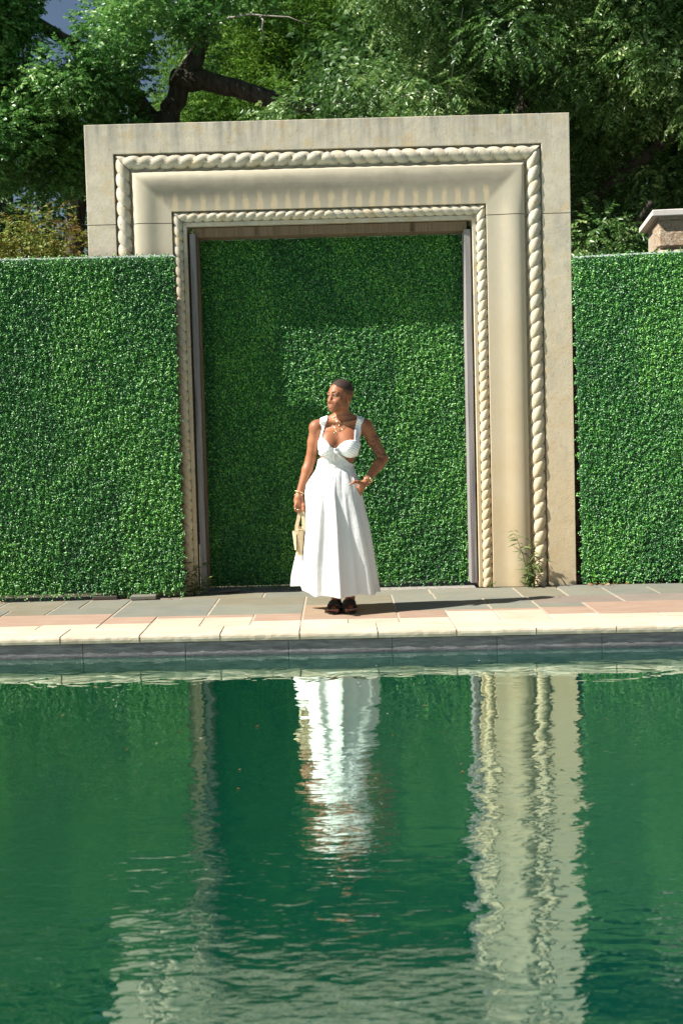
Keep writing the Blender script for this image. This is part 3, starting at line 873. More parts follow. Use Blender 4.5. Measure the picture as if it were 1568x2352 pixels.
weed(1.555, -.07, 'tall spindly weed with narrow leaves growing at the foot of the right jamb', [
    [(0, 0, 0), (-.03, -.01, .14), (-.055, -.02, .26), (-.09, -.02, .36), (-.115, -.02, .43)],
    [(.0, 0, 0), (.0, -.02, .12), (.005, -.02, .24), (.01, -.02, .33)], [(.0, 0, 0), (.03, -.03, .10), (.07, -.03, .17)],
    [(0, 0, 0), (-.02, -.04, .08), (-.04, -.05, .15)], [(.0, 0, 0), (.015, -.02, .08), (.03, -.02, .13)], [(.01, 0, 0), (.035, -.03, .12), (.05, -.03, .22)], [(0, 0, 0), (-.015, -.03, .05), (-.03, -.04, .09)]], 3, .09)
weed(-1.215, -.04, 'dark spiky weed at the foot of the left jamb beside the left boxwood panel', [
    [(0, 0, 0), (.02, -.01, .10), (.05, -.02, .19)], [(0, 0, 0), (.05, -.02, .07), (.09, -.02, .13)], [(0, 0, 0), (-.01, -.02, .12), (.0, -.03, .22)], [(0, 0, 0), (.06, -.01, .04), (.10, -.02, .06)]], 5, .10)
weed(1.235, -.05, 'tiny weed sprig in the paving joint beneath the inner rope moulding', [[(0, 0, 0), (.01, -.01, .025), (.02, -.01, .04)], [(0, 0, 0), (-.01, -.01, .02)]], 6, .035)
# blocks propping the left panel and a slate offcut
m = MB(); m.box(-.105, .105, -.06, .06, 0, .034, .006)
o = m.build('prop_block', M['grey']); o.location = (-1.60, -.20, .002); o.rotation_euler = (0, 0, .05); tag(o, 'flat grey stone block wedged under the front of the left boxwood panel', 'block')
m = MB(); m.box(-.10, .10, -.04, .04, 0, .03, .005)
o = m.build('prop_block', M['dark_joint']); o.location = (-1.92, -.14, .002); tag(o, 'dark wooden block in the shadow under the left boxwood panel', 'block')
m = MB(); m.box(-.13, .13, -.05, .05, 0, .018, .004)
o = m.build('slate_offcut', M['blue']); o.location = (-.98, .145, .005); o.rotation_euler = (.10, -.06, .18); tag(o, 'loose slate offcut lying against the foot of the left timber jamb', 'slate')

M['dead_leaf'] = leaf_mat('dead leaf', (.10, .04, .015), (.26, .11, .04), (.42, .24, .10), .7, .15, .2)
M['petal'] = simple('pale petal', (.62, .60, .52), .6)
def litter(name, label, cat, group, spots, mat, size, z, flatness=.3, seed=1):
    rng = random.Random(seed)
    for (x, y) in spots:
        s = size*rng.uniform(.6, 1.3); m = MB()
        k = rng.uniform(.35, .6)
        m.add([(-s/2, 0, s*.06), (0, -s*k/2, .001), (s/2, 0, s*.10), (0, s*k/2, s*flatness*.3)], [(0, 1, 2), (0, 2, 3)], False, rng.random())
        o = m.build(name, mat); o.location = (x, y, z); o.rotation_euler = (0, 0, rng.uniform(0, 6.28))
        tag(o, label, cat, group)
rr = random.Random(5)
litter('dead_leaf', 'small rust brown dead leaf lying along the foot of the right boxwood panel', 'leaf', 'dead leaves by the right panel', [(2.03+abs(rr.gauss(0, .16)), -.07+rr.gauss(0, .02)) for _ in range(26)], M['dead_leaf'], .035, .008, 1, 6)
litter('dead_leaf', 'small curled brown dead leaf lying along the foot of the left boxwood panel', 'leaf', 'dead leaves by the left panel', [(rr.uniform(-2.8, -1.3), -.235+rr.gauss(0, .03)) for _ in range(16)], M['dead_leaf'], .03, .006, 1, 16)
litter('dead_leaf', 'small dry brown leaf scrap lying on the open paving', 'leaf', 'leaf scraps on the paving', [(rr.uniform(.9, 2.8), rr.uniform(-.95, -.2)) for _ in range(10)] + [(rr.uniform(-2.7, .2), rr.uniform(-1.1, -.5)) for _ in range(5)], M['dead_leaf'], .02, .004, 1, 7)
litter('floating_petal', 'tiny pale petal floating on the green pool water', 'petal', 'petals floating on the pool', [(rr.uniform(-1.3, .5) if rr.random() < .7 else rr.uniform(-1.9, 2.1), rr.uniform(-4.6, -2.5)) for _ in range(34)], M['petal'], .014, WZ+.003, .2, 8)
litter('floating_leaf', 'small orange brown leaf floating on the green pool water', 'leaf', 'leaves floating on the pool', [(rr.uniform(-1.9, 2.0), rr.uniform(-5.4, -2.6)) for _ in range(22)], M['dead_leaf'], .024, WZ+.003, .2, 9)

# ================================================================== WOMAN
HX = .004                      # body grid step, metres
def W2(cx, cy):
    """measured photo units -> metres in the woman's own frame (x, z), her feet at z = 0"""
    u = (cx*.17596 - 144.3)/315; v = (543.7 - .17596*cy)/315
    return u + .0266*v, v - .0266*u
def W3(cx, cy, y):
    x, z = W2(cx, cy); return np.array([x, y, z])
def V2(cx, cy):
    u = (cx*.184 - 156.8)/315; v = (311.7 - .184*cy)/315
    return u + .0266*v, v - .0266*u

class Field:
    def __init__(s, lo, hi, h):
        s.lo = np.array(lo, float); s.h = h
        s.ax = [np.arange(lo[i], hi[i], h) for i in range(3)]
        s.d = np.full([len(a) for a in s.ax], .06, np.float32)
    def win(s, c0, c1, m=.06):
        sl_ = []; g_ = []
        for i in range(3):
            a = int(np.clip(np.floor((c0[i]-m-s.lo[i])/s.h), 0, len(s.ax[i]))); b = int(np.clip(np.ceil((c1[i]+m-s.lo[i])/s.h)+1, 0, len(s.ax[i])))
            sl_.append(slice(a, b)); g_.append(s.ax[i][a:b])
        return tuple(sl_), (g_[0][:, None, None], g_[1][None, :, None], g_[2][None, None, :])
    def put(s, sl_, b, k, sub=False):
        a = s.d[sl_]
        if sub:
            b = -b
            h = np.clip(.5 - .5*(a-b)/k, 0, 1) if False else np.clip(.5 + .5*(a-b)/k, 0, 1)
            s.d[sl_] = b + (a-b)*h + k*h*(1-h)
        else:
            h = np.clip(.5 + .5*(b-a)/k, 0, 1)
            s.d[sl_] = b + (a-b)*h - k*h*(1-h)
    def ball(s, c, r, k=.015, Rm=None, sub=False):
        r = np.array(r if hasattr(r, '__len__') else (r, r, r), float); c = np.array(c, float)
        mr = r.max()
        sl_, (X, Y, Z) = s.win(c-mr, c+mr)
        X, Y, Z = X-c[0], Y-c[1], Z-c[2]
        if Rm is not None:      # rows = local axes
            X, Y, Z = (Rm[0][0]*X+Rm[0][1]*Y+Rm[0][2]*Z, Rm[1][0]*X+Rm[1][1]*Y+Rm[1][2]*Z, Rm[2][0]*X+Rm[2][1]*Y+Rm[2][2]*Z)
        k0 = np.sqrt((X/r[0])**2+(Y/r[1])**2+(Z/r[2])**2)
        k1 = np.sqrt((X/r[0]**2)**2+(Y/r[1]**2)**2+(Z/r[2]**2)**2)+1e-9
        s.put(sl_, k0*(k0-1)/k1, k, sub)
    def cap(s, a, b, ra, rb, k=.012, sub=False):
        a = np.array(a, float); b = np.array(b, float); mr = max(ra, rb)
        sl_, (X, Y, Z) = s.win(np.minimum(a, b)-mr, np.maximum(a, b)+mr)
        ab = b-a; L2 = ab@ab
        t_ = np.clip(((X-a[0])*ab[0]+(Y-a[1])*ab[1]+(Z-a[2])*ab[2])/L2, 0, 1)
        d = np.sqrt((X-a[0]-t_*ab[0])**2+(Y-a[1]-t_*ab[1])**2+(Z-a[2]-t_*ab[2])**2) - (ra+(rb-ra)*t_)
        s.put(sl_, d, k, sub)
    def chain(s, P, R, k=.01):
        for i in range(len(P)-1): s.cap(P[i], P[i+1], R[i], R[i+1], k)
    def loft(s, T, k=.01):
        """T rows: z, xc, a, yc, b"""
        T = np.array(T, float); T = T[np.argsort(T[:, 0])]
        z = s.ax[2]
        f = lambda j: np.interp(z, T[:, 0], T[:, j])
        ker = np.array([1, 2, 3, 4, 5, 4, 3, 2, 1.]); ker /= ker.sum()
        sm = lambda v: np.convolve(np.pad(v, 4, 'edge'), ker, 'valid')
        xc, a, yc, b = (sm(f(j))[None, None, :] for j in (1, 2, 3, 4))
        X = s.ax[0][:, None, None]-xc; Y = s.ax[1][None, :, None]-yc
        p = 2.25
        q = ((np.abs(X)/a)**p+(np.abs(Y)/b)**p)**(1/p)
        d = (q-1)*np.minimum(a, b)*(.5+.5*np.sqrt((X**2+Y**2)/((X/a*1)**2*a*a+(Y/b)**2*b*b+1e-9)))
        zc = z[None, None, :]
        d = np.maximum(d, np.maximum(T[0, 0]-zc, zc-T[-1, 0]))
        sl_ = (slice(None),)*3
        s.put(sl_, d.astype(np.float32), k)

def nets(d, lo, h):
    """naive surface nets of a scalar grid"""
    ins = d < 0
    n0, n1, n2 = d.shape
    cnt = np.zeros((n0-1, n1-1, n2-1), np.int8)
    for i in (0, 1):
        for j in (0, 1):
            for k in (0, 1):
                cnt += ins[i:n0-1+i, j:n1-1+j, k:n2-1+k]
    act = np.argwhere((cnt > 0) & (cnt < 8))
    idx = -np.ones(cnt.shape, np.int64); idx[tuple(act.T)] = np.arange(len(act))
    acc = np.zeros((len(act), 3)); num = np.zeros(len(act))
    cr = [(i, j, k) for i in (0, 1) for j in (0, 1) for k in (0, 1)]
    val = {c: d[act[:, 0]+c[0], act[:, 1]+c[1], act[:, 2]+c[2]] for c in cr}
    for c in cr:
        for ax in range(3):
            if c[ax] == 0:
                e = list(c); e[ax] = 1; e = tuple(e)
                a, b = val[c], val[e]; m_ = (a < 0) != (b < 0)
                t_ = np.where(m_, a/np.where(m_, a-b, 1), 0)
                p = np.zeros((len(act), 3)); p += np.array(c); p[:, ax] += t_
                acc[m_] += p[m_]; num[m_] += 1
    V = np.array(lo) + h*(act + acc/num[:, None])
    Q = []
    for ax in range(3):
        o1, o2 = [(1, 2), (2, 0), (0, 1)][ax]
        A = [slice(None)]*3; B = [slice(None)]*3
        A[ax] = slice(0, -1); B[ax] = slice(1, None)
        ch = ins[tuple(A)] != ins[tuple(B)]
        E_ = np.argwhere(ch)
        ok = (E_[:, o1] > 0) & (E_[:, o2] > 0) & (E_[:, o1] < d.shape[o1]-1) & (E_[:, o2] < d.shape[o2]-1)
        E_ = E_[ok]
        def cell(a, b):
            C = E_.copy(); C[:, o1] += a; C[:, o2] += b; return idx[C[:, 0], C[:, 1], C[:, 2]]
        q = np.stack([cell(-1, -1), cell(0, -1), cell(0, 0), cell(-1, 0)], 1)
        fl = ins[E_[:, 0], E_[:, 1], E_[:, 2]]
        q[~fl] = q[~fl][:, ::-1]
        Q.append(q)
    Q = np.concatenate(Q); Q = Q[(Q >= 0).all(1)]
    return V, Q

WY = -1.182
woman = empty('person', (0, WY, .002))
tag(woman, 'woman with cropped dark hair in a long white cut-out dress, one hand in her pocket', 'person')

# ---------- body field
B = Field((-.40, -.24, -.002), (.42, .24, 1.74), HX)
torso = [(.62, -.03, .155, 0, .10), (.80, -.034, .168, .0, .112), (.92, -.034, .172, .0, .115), (1.0, -.026, .142, .0, .098), (1.06, -.018, .121, .0, .086), (1.13, .003, .130, .0, .090),
         (1.20, .018, .138, .005, .095), (1.26, .026, .142, .01, .095), (1.32, .032, .142, .015, .080), (1.36, .036, .118, .018, .062), (1.39, .041, .080, .02, .052), (1.42, .044, .062, .02, .05)]
B.loft(torso, .005)
for sx, cx_ in ((-1, -.062), (1, .084)):
    B.ball((cx_, -.080, 1.198), (.066, .058, .062), .035)
    B.ball((cx_*.85, -.07, 1.25), (.06, .04, .06), .05)
NECK = np.array([.045, .022, 1.40])
B.cap((.045, .03, 1.36), (.040, .018, 1.50), .060, .054, .025)
B.cap((.0, .03, 1.405), (-.125, .02, 1.362), .040, .042, .03)
B.cap((.09, .03, 1.405), (.185, .02, 1.362), .040, .042, .03)
# collar bones
B.cap((.025, -.040, 1.375), (-.10, -.030, 1.392), .010, .010, .02); B.cap((.065, -.040, 1.375), (.165, -.030, 1.392), .010, .010, .02)
DRESS = B.d.copy()
# legs
for sgn, kx, ax_, fx in ((-1, -.085, -.036, -.046), (1, .05, .066, .052)):
    B.chain([(-.03+sgn*.085, 0, .86), (kx, 0, .48), (ax_, .035, .13), (ax_, .035, .075)], [.085, .055, .036, .035], .02)
    tx = fx+sgn*.012
    B.chain([(ax_, .055, .045), (fx, -.02, .062), (tx, -.10, .035)], [.034, .033, .026], .02)
    B.cap((ax_, .06, .035), (tx, -.11, .028), .030, .024, .02)
    for i in range(5):
        q = (-i if sgn < 0 else i)*.017 + (.028 if sgn < 0 else -.028)
        ll = [.178, .175, .168, .158, .145][i]
        B.cap((tx+q*.9, -.11, .026), (tx+q, -ll, .024), .011, [.0125, .0095, .009, .0085, .008][i], .006)
# arm hanging on her right (image left)
SL, EL_, WL = np.array([-.150, .015, 1.345]), np.array([-.196, .035, 1.115]), np.array([-.284, -.020, .862])
B.ball(SL, (.050, .050, .052), .03)
B.chain([SL, SL*.55+EL_*.45, EL_], [.045, .042, .037], .02)
B.chain([EL_, EL_*.7+WL*.3, WL], [.038, .039, .0265], .015)
# arm akimbo on her left
SR, ER, WR = np.array([.214, .015, 1.342]), np.array([.334, .075, 1.108]), np.array([.212, -.06, .958])
B.ball(SR, (.050, .050, .054), .03)
B.chain([SR, SR*.55+ER*.45, ER], [.046, .043, .037], .02)
B.chain([ER, ER*.7+WR*.3, WR], [.038, .039, .0265], .015)
# her right hand round the bag handle
def pt(cx, cy, y): return W3(cx, cy, y + (.065 if cx < 500 else 0))
yb = -.125
B.ball(pt(262, 1640, -.105), (.036, .020, .042), .016)
B.cap(WL, pt(265, 1600, -.098), .026, .028, .015)
kn = [(222, 1705), (243, 1716), (266, 1722), (288, 1712)]
for i, (a, b) in enumerate(kn):
    yk = -.150 + .006*i
    B.cap(pt(238+i*14, 1650, -.115), pt(a, b, yk+.01), .012, .0105, .008)
    B.chain([pt(a, b, yk+.01), pt(a+6, b+52, yk+.004), pt(a+32, b+84, yk+.022)], [.0105, .0095, .008], .004)
B.chain([pt(300, 1640, -.10), pt(327, 1700, -.125), pt(326, 1760, -.140)], [.014, .011, .0085], .008)
# her left hand sliding into the pocket
PL = pt(1085, 1440, -.085)
B.cap(WR, PL, .026, .029, .015)
B.ball(pt(1070, 1465, -.088), (.026, .017, .040), .014)
for i, (a, b) in enumerate([(1010, 1480), (1022, 1515), (1040, 1545), (1058, 1560)]):
    B.chain([pt(1068, 1460+i*14, -.085), pt(a, b, -.092+i*.008), pt(a-46, b+40, -.085+i*.008)], [.012, .0105, .008], .006)
B.chain([pt(1085, 1412, -.10), pt(1020, 1388, -.140), pt(975, 1392, -.163), pt(935, 1412, -.166)], [.014, .0115, .0095, .0065], .008)

# ---------- head, in its own axes: l = her left, f = forward, u = up
psi = rad(44)
hl = np.array([math.cos(psi), -math.sin(psi), 0.0]); hf = np.array([-math.sin(psi), -math.cos(psi), 0.0]); hu = np.array([0, 0, 1.0])
hu = hu + hf*-.03; hu /= np.linalg.norm(hu); hf = np.cross(hu, hl)
if hf[1] > 0: hf = -hf
HO = np.array([.030, -.012, 1.568])
def H(l, f, u): return HO + hl*l + hf*f + hu*u
RM = [hl, hf, hu]
def hb(c, r, k=.012, sub=False): B.ball(H(*c), r, k, RM, sub)
hb((0, -.018, .036), (.079, .097, .087), .01)
hb((0, .018, .0), (.064, .076, .082), .02)
hb((0, .030, -.066), (.045, .056, .048), .025)
hb((0, .070, -.100), (.022, .018, .020), .02)
for s_ in (-1, 1):
    hb((s_*.041, .056, -.028), (.022, .022, .020), .022)
    hb((s_*.044, .000, -.062), (.018, .036, .028), .02)
    hb((s_*.031, .100, .002), (.018, .018, .011), .010, True)
    hb((s_*.031, .075, .001), (.016, .014, .012), .004)
    B.cap(H(s_*.012, .090, .020), H(s_*.046, .076, .021),   .007, .006, .014)
    hb((s_*.0135, .099, -.046), (.0095, .011, .009), .006)
    hb((s_*.079, -.014, -.018), (.011, .021, .033), .006)
    hb((s_*.090, -.008, -.014), (.008, .012, .020), .006, True)
hb((0, .074, -.074), (.036, .026, .030), .03)
for s_ in (-1, 1): hb((s_*.023, .074, -.054), (.017, .018, .020), .02)
B.cap(H(0, .086, .012), H(0, .108, -.038), .009, .0105, .012)
hb((0, .108, -.040), (.011, .011, .010), .010)
hb((0, .098, -.0705), (.021, .009, .0060), .008); hb((0, .0965, -.0810), (.018, .010, .0070), .008)
hb((0, .110, -.076), (.022, .010, .0018), .002, True)
V, Q = nets(B.d, B.lo, HX)

def skin_mat():
    t = NT('deep brown skin')
    n1 = t.noise(6, 3); n2 = t.noise(90, 3)
    c = t.mix((.26, .10, .047), (.36, .140, .068), t.ramp(n1, [(.3, 0.), (.7, 1.)]))
    x, y, z = t.sep()
    def near(a, r, f):
        v = t.n('ShaderNodeVectorMath', operation='DISTANCE'); t.l(t.co(), v.inputs[0]); v.inputs[1].default_value = tuple(a)
        m_ = t.n('ShaderNodeMapRange'); m_.inputs[1].default_value = r; m_.inputs[2].default_value = r*f; t.l(v.outputs['Value'], m_.inputs[0]); return m_.outputs[0]
    # lips
    c = t.mix(c, (.30, .115, .085), t.math('MULTIPLY', near(H(0, .106, -.076), .021, .7), .7))
    # inked sleeve on her left upper arm, line drawing on the right one
    ink = t.ramp(t.noise(38, 5, .6, None, 1.5), [(.40, 1.), (.56, 0.)])
    zone = t.math('MULTIPLY', near(SR*.42+ER*.58 + np.array([.03, -.01, 0]), .125, .72), t.math('GREATER_THAN', x, .245))
    c = t.mix(c, (.05, .032, .026), t.math('MULTIPLY', t.math('MULTIPLY', ink, zone), .8))
    ink2 = t.ramp(t.math('ABSOLUTE', t.math('SUBTRACT', t.noise(26, 2, .5, None, 1.0), .5)), [(.0, 1.), (.022, 0.)])
    zone2 = near((-.190, -.02, 1.30), .058, .7)
    c = t.mix(c, (.06, .035, .028), t.math('MULTIPLY', t.math('MULTIPLY', ink2, zone2), .7))
    p = t.bsdf(c, .50, t.bump(n2, .12, .002), .32)
    return t.done(p)
M['skin'] = skin_mat()
body = np_mesh('body', V, Q, M['skin'], woman, True)

# ---------- face details as small meshes
M['hair'] = NT('cropped dark hair')
t = M['hair']; hn = t.noise(260, 3, .7)
x, y, z = t.sep()
c = t.mix((.018, .010, .008), (.075, .042, .030), t.ramp(hn, [(.35, 0.), (.7, 1.)]))
M['hair'] = t.done(t.bsdf(c, .75, t.bump(hn, .7, .004), .3))
t = NT('shaved hair fade'); hn = t.noise(300, 3, .7)
M['fade'] = t.done(t.bsdf(t.mix((.10, .048, .028), (.20, .085, .045), t.ramp(hn, [(.35, 0.), (.65, 1.)])), .6, t.bump(hn, .3, .002), .3))
def cap_mesh(name, r, test, mat, off, parent):
    """thin shell over the skull where test(l,f,u) holds"""
    rows = []
    nu, nv = 66, 150
    c0 = np.array([0, -.018, .036]); R0 = np.array([.079, .097, .087]) + off
    Vv, Fv, idx = [], [], {}
    def vid(i, j):
        j %= nv
        if (i, j) not in idx:
            th = (i/nu)*rad(150); ph = 2*PI*j/nv
            d = np.array([math.sin(th)*math.sin(ph), math.sin(th)*math.cos(ph), math.cos(th)])
            p = c0 + d*R0
            # keep outside the forehead ellipsoid too
            q = (p-np.array([0, .018, -.005]))/(np.array([.066, .076, .085])+off)
            if q@q < 1: p = np.array([0, .018, -.005]) + (p-np.array([0, .018, -.005]))/math.sqrt(q@q)
            idx[(i, j)] = len(Vv); Vv.append((p, H(*p)))
        return idx[(i, j)]
    for i in range(nu):
        for j in range(nv):
            q = [vid(i, j), vid(i, j+1), vid(i+1, j+1), vid(i+1, j)]
            cc = sum(Vv[k][0] for k in q)/4
            if test(*cc): Fv.append(q)
    mm = MB(); mm.add([tuple(v[1]) for v in Vv], Fv, True)
    return mm.build(name, mat, parent)
def hairline(l, f): return .070 - .030*min(1, max(0, (.075-f)/.10)) + .004*math.cos(l*40)
hair = cap_mesh('hair', None, lambda l, f, u: u > hairline(l, f) and not (f > .066 and u < .085), M['hair'], .0028, woman)
cap_mesh('shaved_sides', None, lambda l, f, u: hairline(l, f)+.004 >= u > (-.045 if f < -.045 else .012) and f < .038, M['fade'], .0012, hair)
M['dark_brow'] = simple('dark brow', (.02, .012, .010), .7)
M['eye'] = simple('dark eye', (.025, .014, .010), .15, spec=.6)
M['lid'] = simple('bright eyelid makeup', (.50, .28, .18), .35, spec=.6)
M['sclera'] = simple('eye white', (.50, .46, .42), .3)
for s_ in (-1, 1):
    m = MB()
    m.tube([H(s_*.012, .0985, .0225), H(s_*.024, .0945, .0275), H(s_*.038, .085, .0285), H(s_*.052, .070, .0215)], [.0028, .0034, .0028, .0014], 6); m.build('eyebrow', M['dark_brow'], woman)
    m = MB(); m.ball(H(s_*.031, .0795, -.001), (.0135, .0105, .0055), 12, 8, Matrix((hl, hf, hu)).transposed()); e = m.build('eye', M['sclera'], woman)
    m = MB(); m.ball(H(s_*.030-.003, .0865, -.001), (.0058, .004, .0052), 10, 6, Matrix((hl, hf, hu)).transposed()); m.build('iris', M['eye'], e)
    m = MB()
    m.tube([H(s_*.016, .0875, .0005), H(s_*.024, .0915, .0055), H(s_*.033, .0905, .006), H(s_*.042, .083, .0025), H(s_*.050, .074, .0005)], [.0018, .0028, .0032, .0026, .001], 6); m.build('lashes', M['dark_brow'], e)
    m = MB(); m.tube([H(s_*.018, .0885, .009), H(s_*.032, .0895, .0125), H(s_*.046, .078, .009)], [.002, .003, .002], 6); m.build('eyelid', M['lid'], e)

# ---------- dress
def cloth_mat(name, wr=.75):
    t = NT(name)
    n1 = t.noise(1, 5, .6, t.mapc((9, 9, 2.2)), .6); n2 = t.noise(22, 5, .6)
    h = t.math('ADD', n1, t.math('MULTIPLY', n2, .25))
    p = t.bsdf((.87, .87, .86), .75, t.bump(h, wr, .016), .2)
    tr = t.n('ShaderNodeBsdfTranslucent'); tr.inputs[0].default_value = (.88, .87, .84, 1)
    mx = t.n('ShaderNodeMixShader'); mx.inputs[0].default_value = .30
    t.l(p, mx.inputs[1]); t.l(tr.outputs[0], mx.inputs[2]); return t.done(mx.outputs[0])
M['cloth'] = cloth_mat('white cotton')
def gathered_mat():
    t = NT('gathered white cotton')
    w1 = t.n('ShaderNodeTexWave', wave_type='BANDS', bands_direction='X'); w1.inputs['Scale'].default_value = 22; w1.inputs['Distortion'].default_value = 3.0; w1.inputs['Detail'].default_value = 2; w1.inputs['Detail Scale'].default_value = 1.2
    t.l(t.mapc((.45, .2, 1.5), rot=(0, rad(28), 0)), w1.inputs[0])
    return t.done(t.bsdf((.87, .87, .86), .75, t.bump(t.math('ADD', w1.outputs['Fac'], t.noise(25, 4)), .45, .006), .2))
M['gathered'] = gathered_mat()
dress = empty('dress', (0, 0, 0)); dress.parent = woman

def poly_sdf(poly, X, Z):
    d = np.full(np.broadcast(X, Z).shape, 1e9); s_ = np.ones_like(d); n = len(poly)
    for i in range(n):
        a = np.array(poly[i]); b = np.array(poly[i-1]); e = b-a
        wx, wz = X-a[0], Z-a[1]
        t_ = np.clip((wx*e[0]+wz*e[1])/(e@e+1e-12), 0, 1)
        d = np.minimum(d, (wx-e[0]*t_)**2+(wz-e[1]*t_)**2)
        c1 = Z >= a[1]; c2 = Z < b[1]; c3 = e[0]*wz > e[1]*wx
        fl = (c1 & c2 & c3) | (~c1 & ~c2 & ~c3)
        s_ = np.where(fl, -s_, s_)
    return s_*np.sqrt(d)
GX, GY, GZ = B.ax[0][:, None, None], B.ax[1][None, :, None], B.ax[2][None, None, :]
def garment(name, poly, off, ycond, mat, parent, extra=None):
    P2 = [W2(*p) for p in poly]
    x0, x1 = min(p[0] for p in P2)-.03, max(p[0] for p in P2)+.03; z0, z1 = min(p[1] for p in P2)-.03, max(p[1] for p in P2)+.03
    ix = np.where((B.ax[0] > x0) & (B.ax[0] < x1))[0]; iz = np.where((B.ax[2] > z0) & (B.ax[2] < z1))[0]
    sl_ = (slice(ix[0], ix[-1]+1), slice(None), slice(iz[0], iz[-1]+1))
    X, Z = B.ax[0][ix], B.ax[2][iz]
    d2 = poly_sdf(P2, X[:, None], Z[None, :])[:, None, :]
    t_ = DRESS[sl_].astype(float)
    o = off if not callable(off) else off(X[:, None, None], B.ax[1][None, :, None], Z[None, None, :])
    d = np.maximum(np.maximum(t_ - o, -(t_ + .010)), d2)
    if ycond is not None: d = np.maximum(d, ycond(X[:, None, None], B.ax[1][None, :, None], Z[None, None, :]))
    V_, Q_ = nets(d.astype(np.float32), (B.ax[0][ix[0]], B.ax[1][0], B.ax[2][iz[0]]), HX)
    o_ = np_mesh(name, V_, Q_, mat, parent, True)
    sm_ = o_.modifiers.new('smooth', 'SMOOTH'); sm_.factor = .5; sm_.iterations = 3
    return o_
front = lambda X, Y, Z: Y - .03 + 0*X
pl = lambda X, Y, Z: .009 + .0011*np.sin((Z*1.0+np.abs(X-.012)*.55)*330)*(np.abs(X-.012) > .02)
cupL = [(505, 880), (522, 850), (545, 833), (575, 830), (605, 843), (645, 880), (688, 942), (722, 958), (720, 1010), (650, 1036), (600, 1060), (562, 1064), (522, 1040), (500, 1000)]
cupR = [(722, 956), (760, 950), (800, 905), (860, 865), (930, 848), (1012, 850), (1055, 872), (1090, 930), (1075, 1000), (1035, 1058), (940, 1082), (880, 1072), (830, 1050), (790, 1030), (722, 1010)]
garment('cup', cupL, pl, front, M['gathered'], dress); garment('cup', cupR, pl, front, M['gathered'], dress)
band_back = [(490, 870), (1100, 870), (1085, 1040), (500, 1040)]
garment('back_band', band_back, .006, lambda X, Y, Z: .026 - Y + 0*X, M['cloth'], dress)
strapL = [(535, 500), (642, 500), (642, 570), (612, 660), (577, 760), (564, 845), (528, 850), (533, 700), (542, 590)]
strapR = [(1020, 500), (1130, 500), (1122, 590), (1096, 660), (1068, 770), (1046, 868), (985, 858), (990, 720), (1005, 640), (1022, 575)]
garment('strap', strapL, .007, None, M['gathered'], dress); garment('strap', strapR, .007, None, M['gathered'], dress)
waist = [(470, 1120), (505, 1108), (560, 1082), (640, 1036), (690, 1012), (735, 1010), (790, 1028), (840, 1066), (885, 1112), (930, 1146), (990, 1166), (990, 1320), (735, 1330), (440, 1310), (470, 1200)]
wr = lambda X, Y, Z: .010 + .0035*np.sin((Z*1.2-X*.5)*75)*np.exp(-((X-.0)/.07)**2)*(Z > 1.06)
garment('waist_panel', waist, wr, front, M['cloth'], dress)
garment('back_waist', [(490, 1130), (990, 1166), (990, 1320), (460, 1310)], .008, lambda X, Y, Z: .026 - Y + 0*X, M['cloth'], dress)
# knot between the cups
m = MB()
kx, kz = W2(722, 985)
m.ball((kx, -.128, kz), (.020, .014, .017), 12, 8)
ax_, az_ = W2(640, 1045); bx_, bz_ = W2(822, 1062); cx_, cz_ = W2(735, 1100)
m.tube([(kx, -.130, kz), ((kx+ax_)/2, -.126, (kz+az_)/2), (ax_, -.108, az_-.008)], [.013, .011, .006], 8)
m.tube([(kx, -.130, kz), ((kx+bx_)/2, -.126, (kz+bz_)/2), (bx_, -.108, bz_-.012)], [.013, .012, .006], 8)
m.tube([(kx+.004, -.130, kz-.005), (kx-.002, -.118, (kz+cz_)/2), (cx_-.01, -.101, cz_-.01)], [.011, .009, .004], 8)
m.build('knot', M['cloth'], dress)

# skirt: gathered folds that open towards the hem
zt = np.array([1.045, .985, .94, .87, .74, .616, .45, .26, .12])
xl = np.array([-.156, -.200, -.234, -.252, -.256, -.268, -.282, -.296, -.308])
xr = np.array([.120, .140, .160, .170, .194, .220, .244, .270, .290])
bd = np.array([.098, .125, .142, .165, .195, .215, .24, .265, .285])
def ip(z, a): return np.interp(-z, -zt, a)
def ridge(th, c, wl, wr_):
    d = (th-c+PI) % (2*PI)-PI
    return np.where(d < 0, np.exp(-(d/wl)**2), np.exp(-(d/wr_)**2))
FOLD = [  # theta at the waist, theta at the hem, amplitude, left width, right width (radians), start
    (-1.20, -1.10, .05, .20, .10, .10), (-.66, -.92, .09, .24, .12, .05), (-.30, -.58, .16, .34, .12, .0), (.05, .02, .20, .30, .055, .0),
    (.36, .42, .05, .10, .09, .0), (.62, .84, .17, .20, .22, .0), (1.1, 1.30, .09, .16, .12, .0),
    (1.75, 1.75, .12, .2, .2, .0), (2.3, 2.3, .14, .2, .2, .0), (2.9, 2.9, .14, .2, .2, .0), (-2.7, -2.7, .12, .2, .2, 0), (-1.92, -1.90, .62, .19, .17, .35)]
NTH, NZ = 360, 120
th = np.linspace(-PI, PI, NTH, endpoint=False)
rows = []
ztop = 1.050
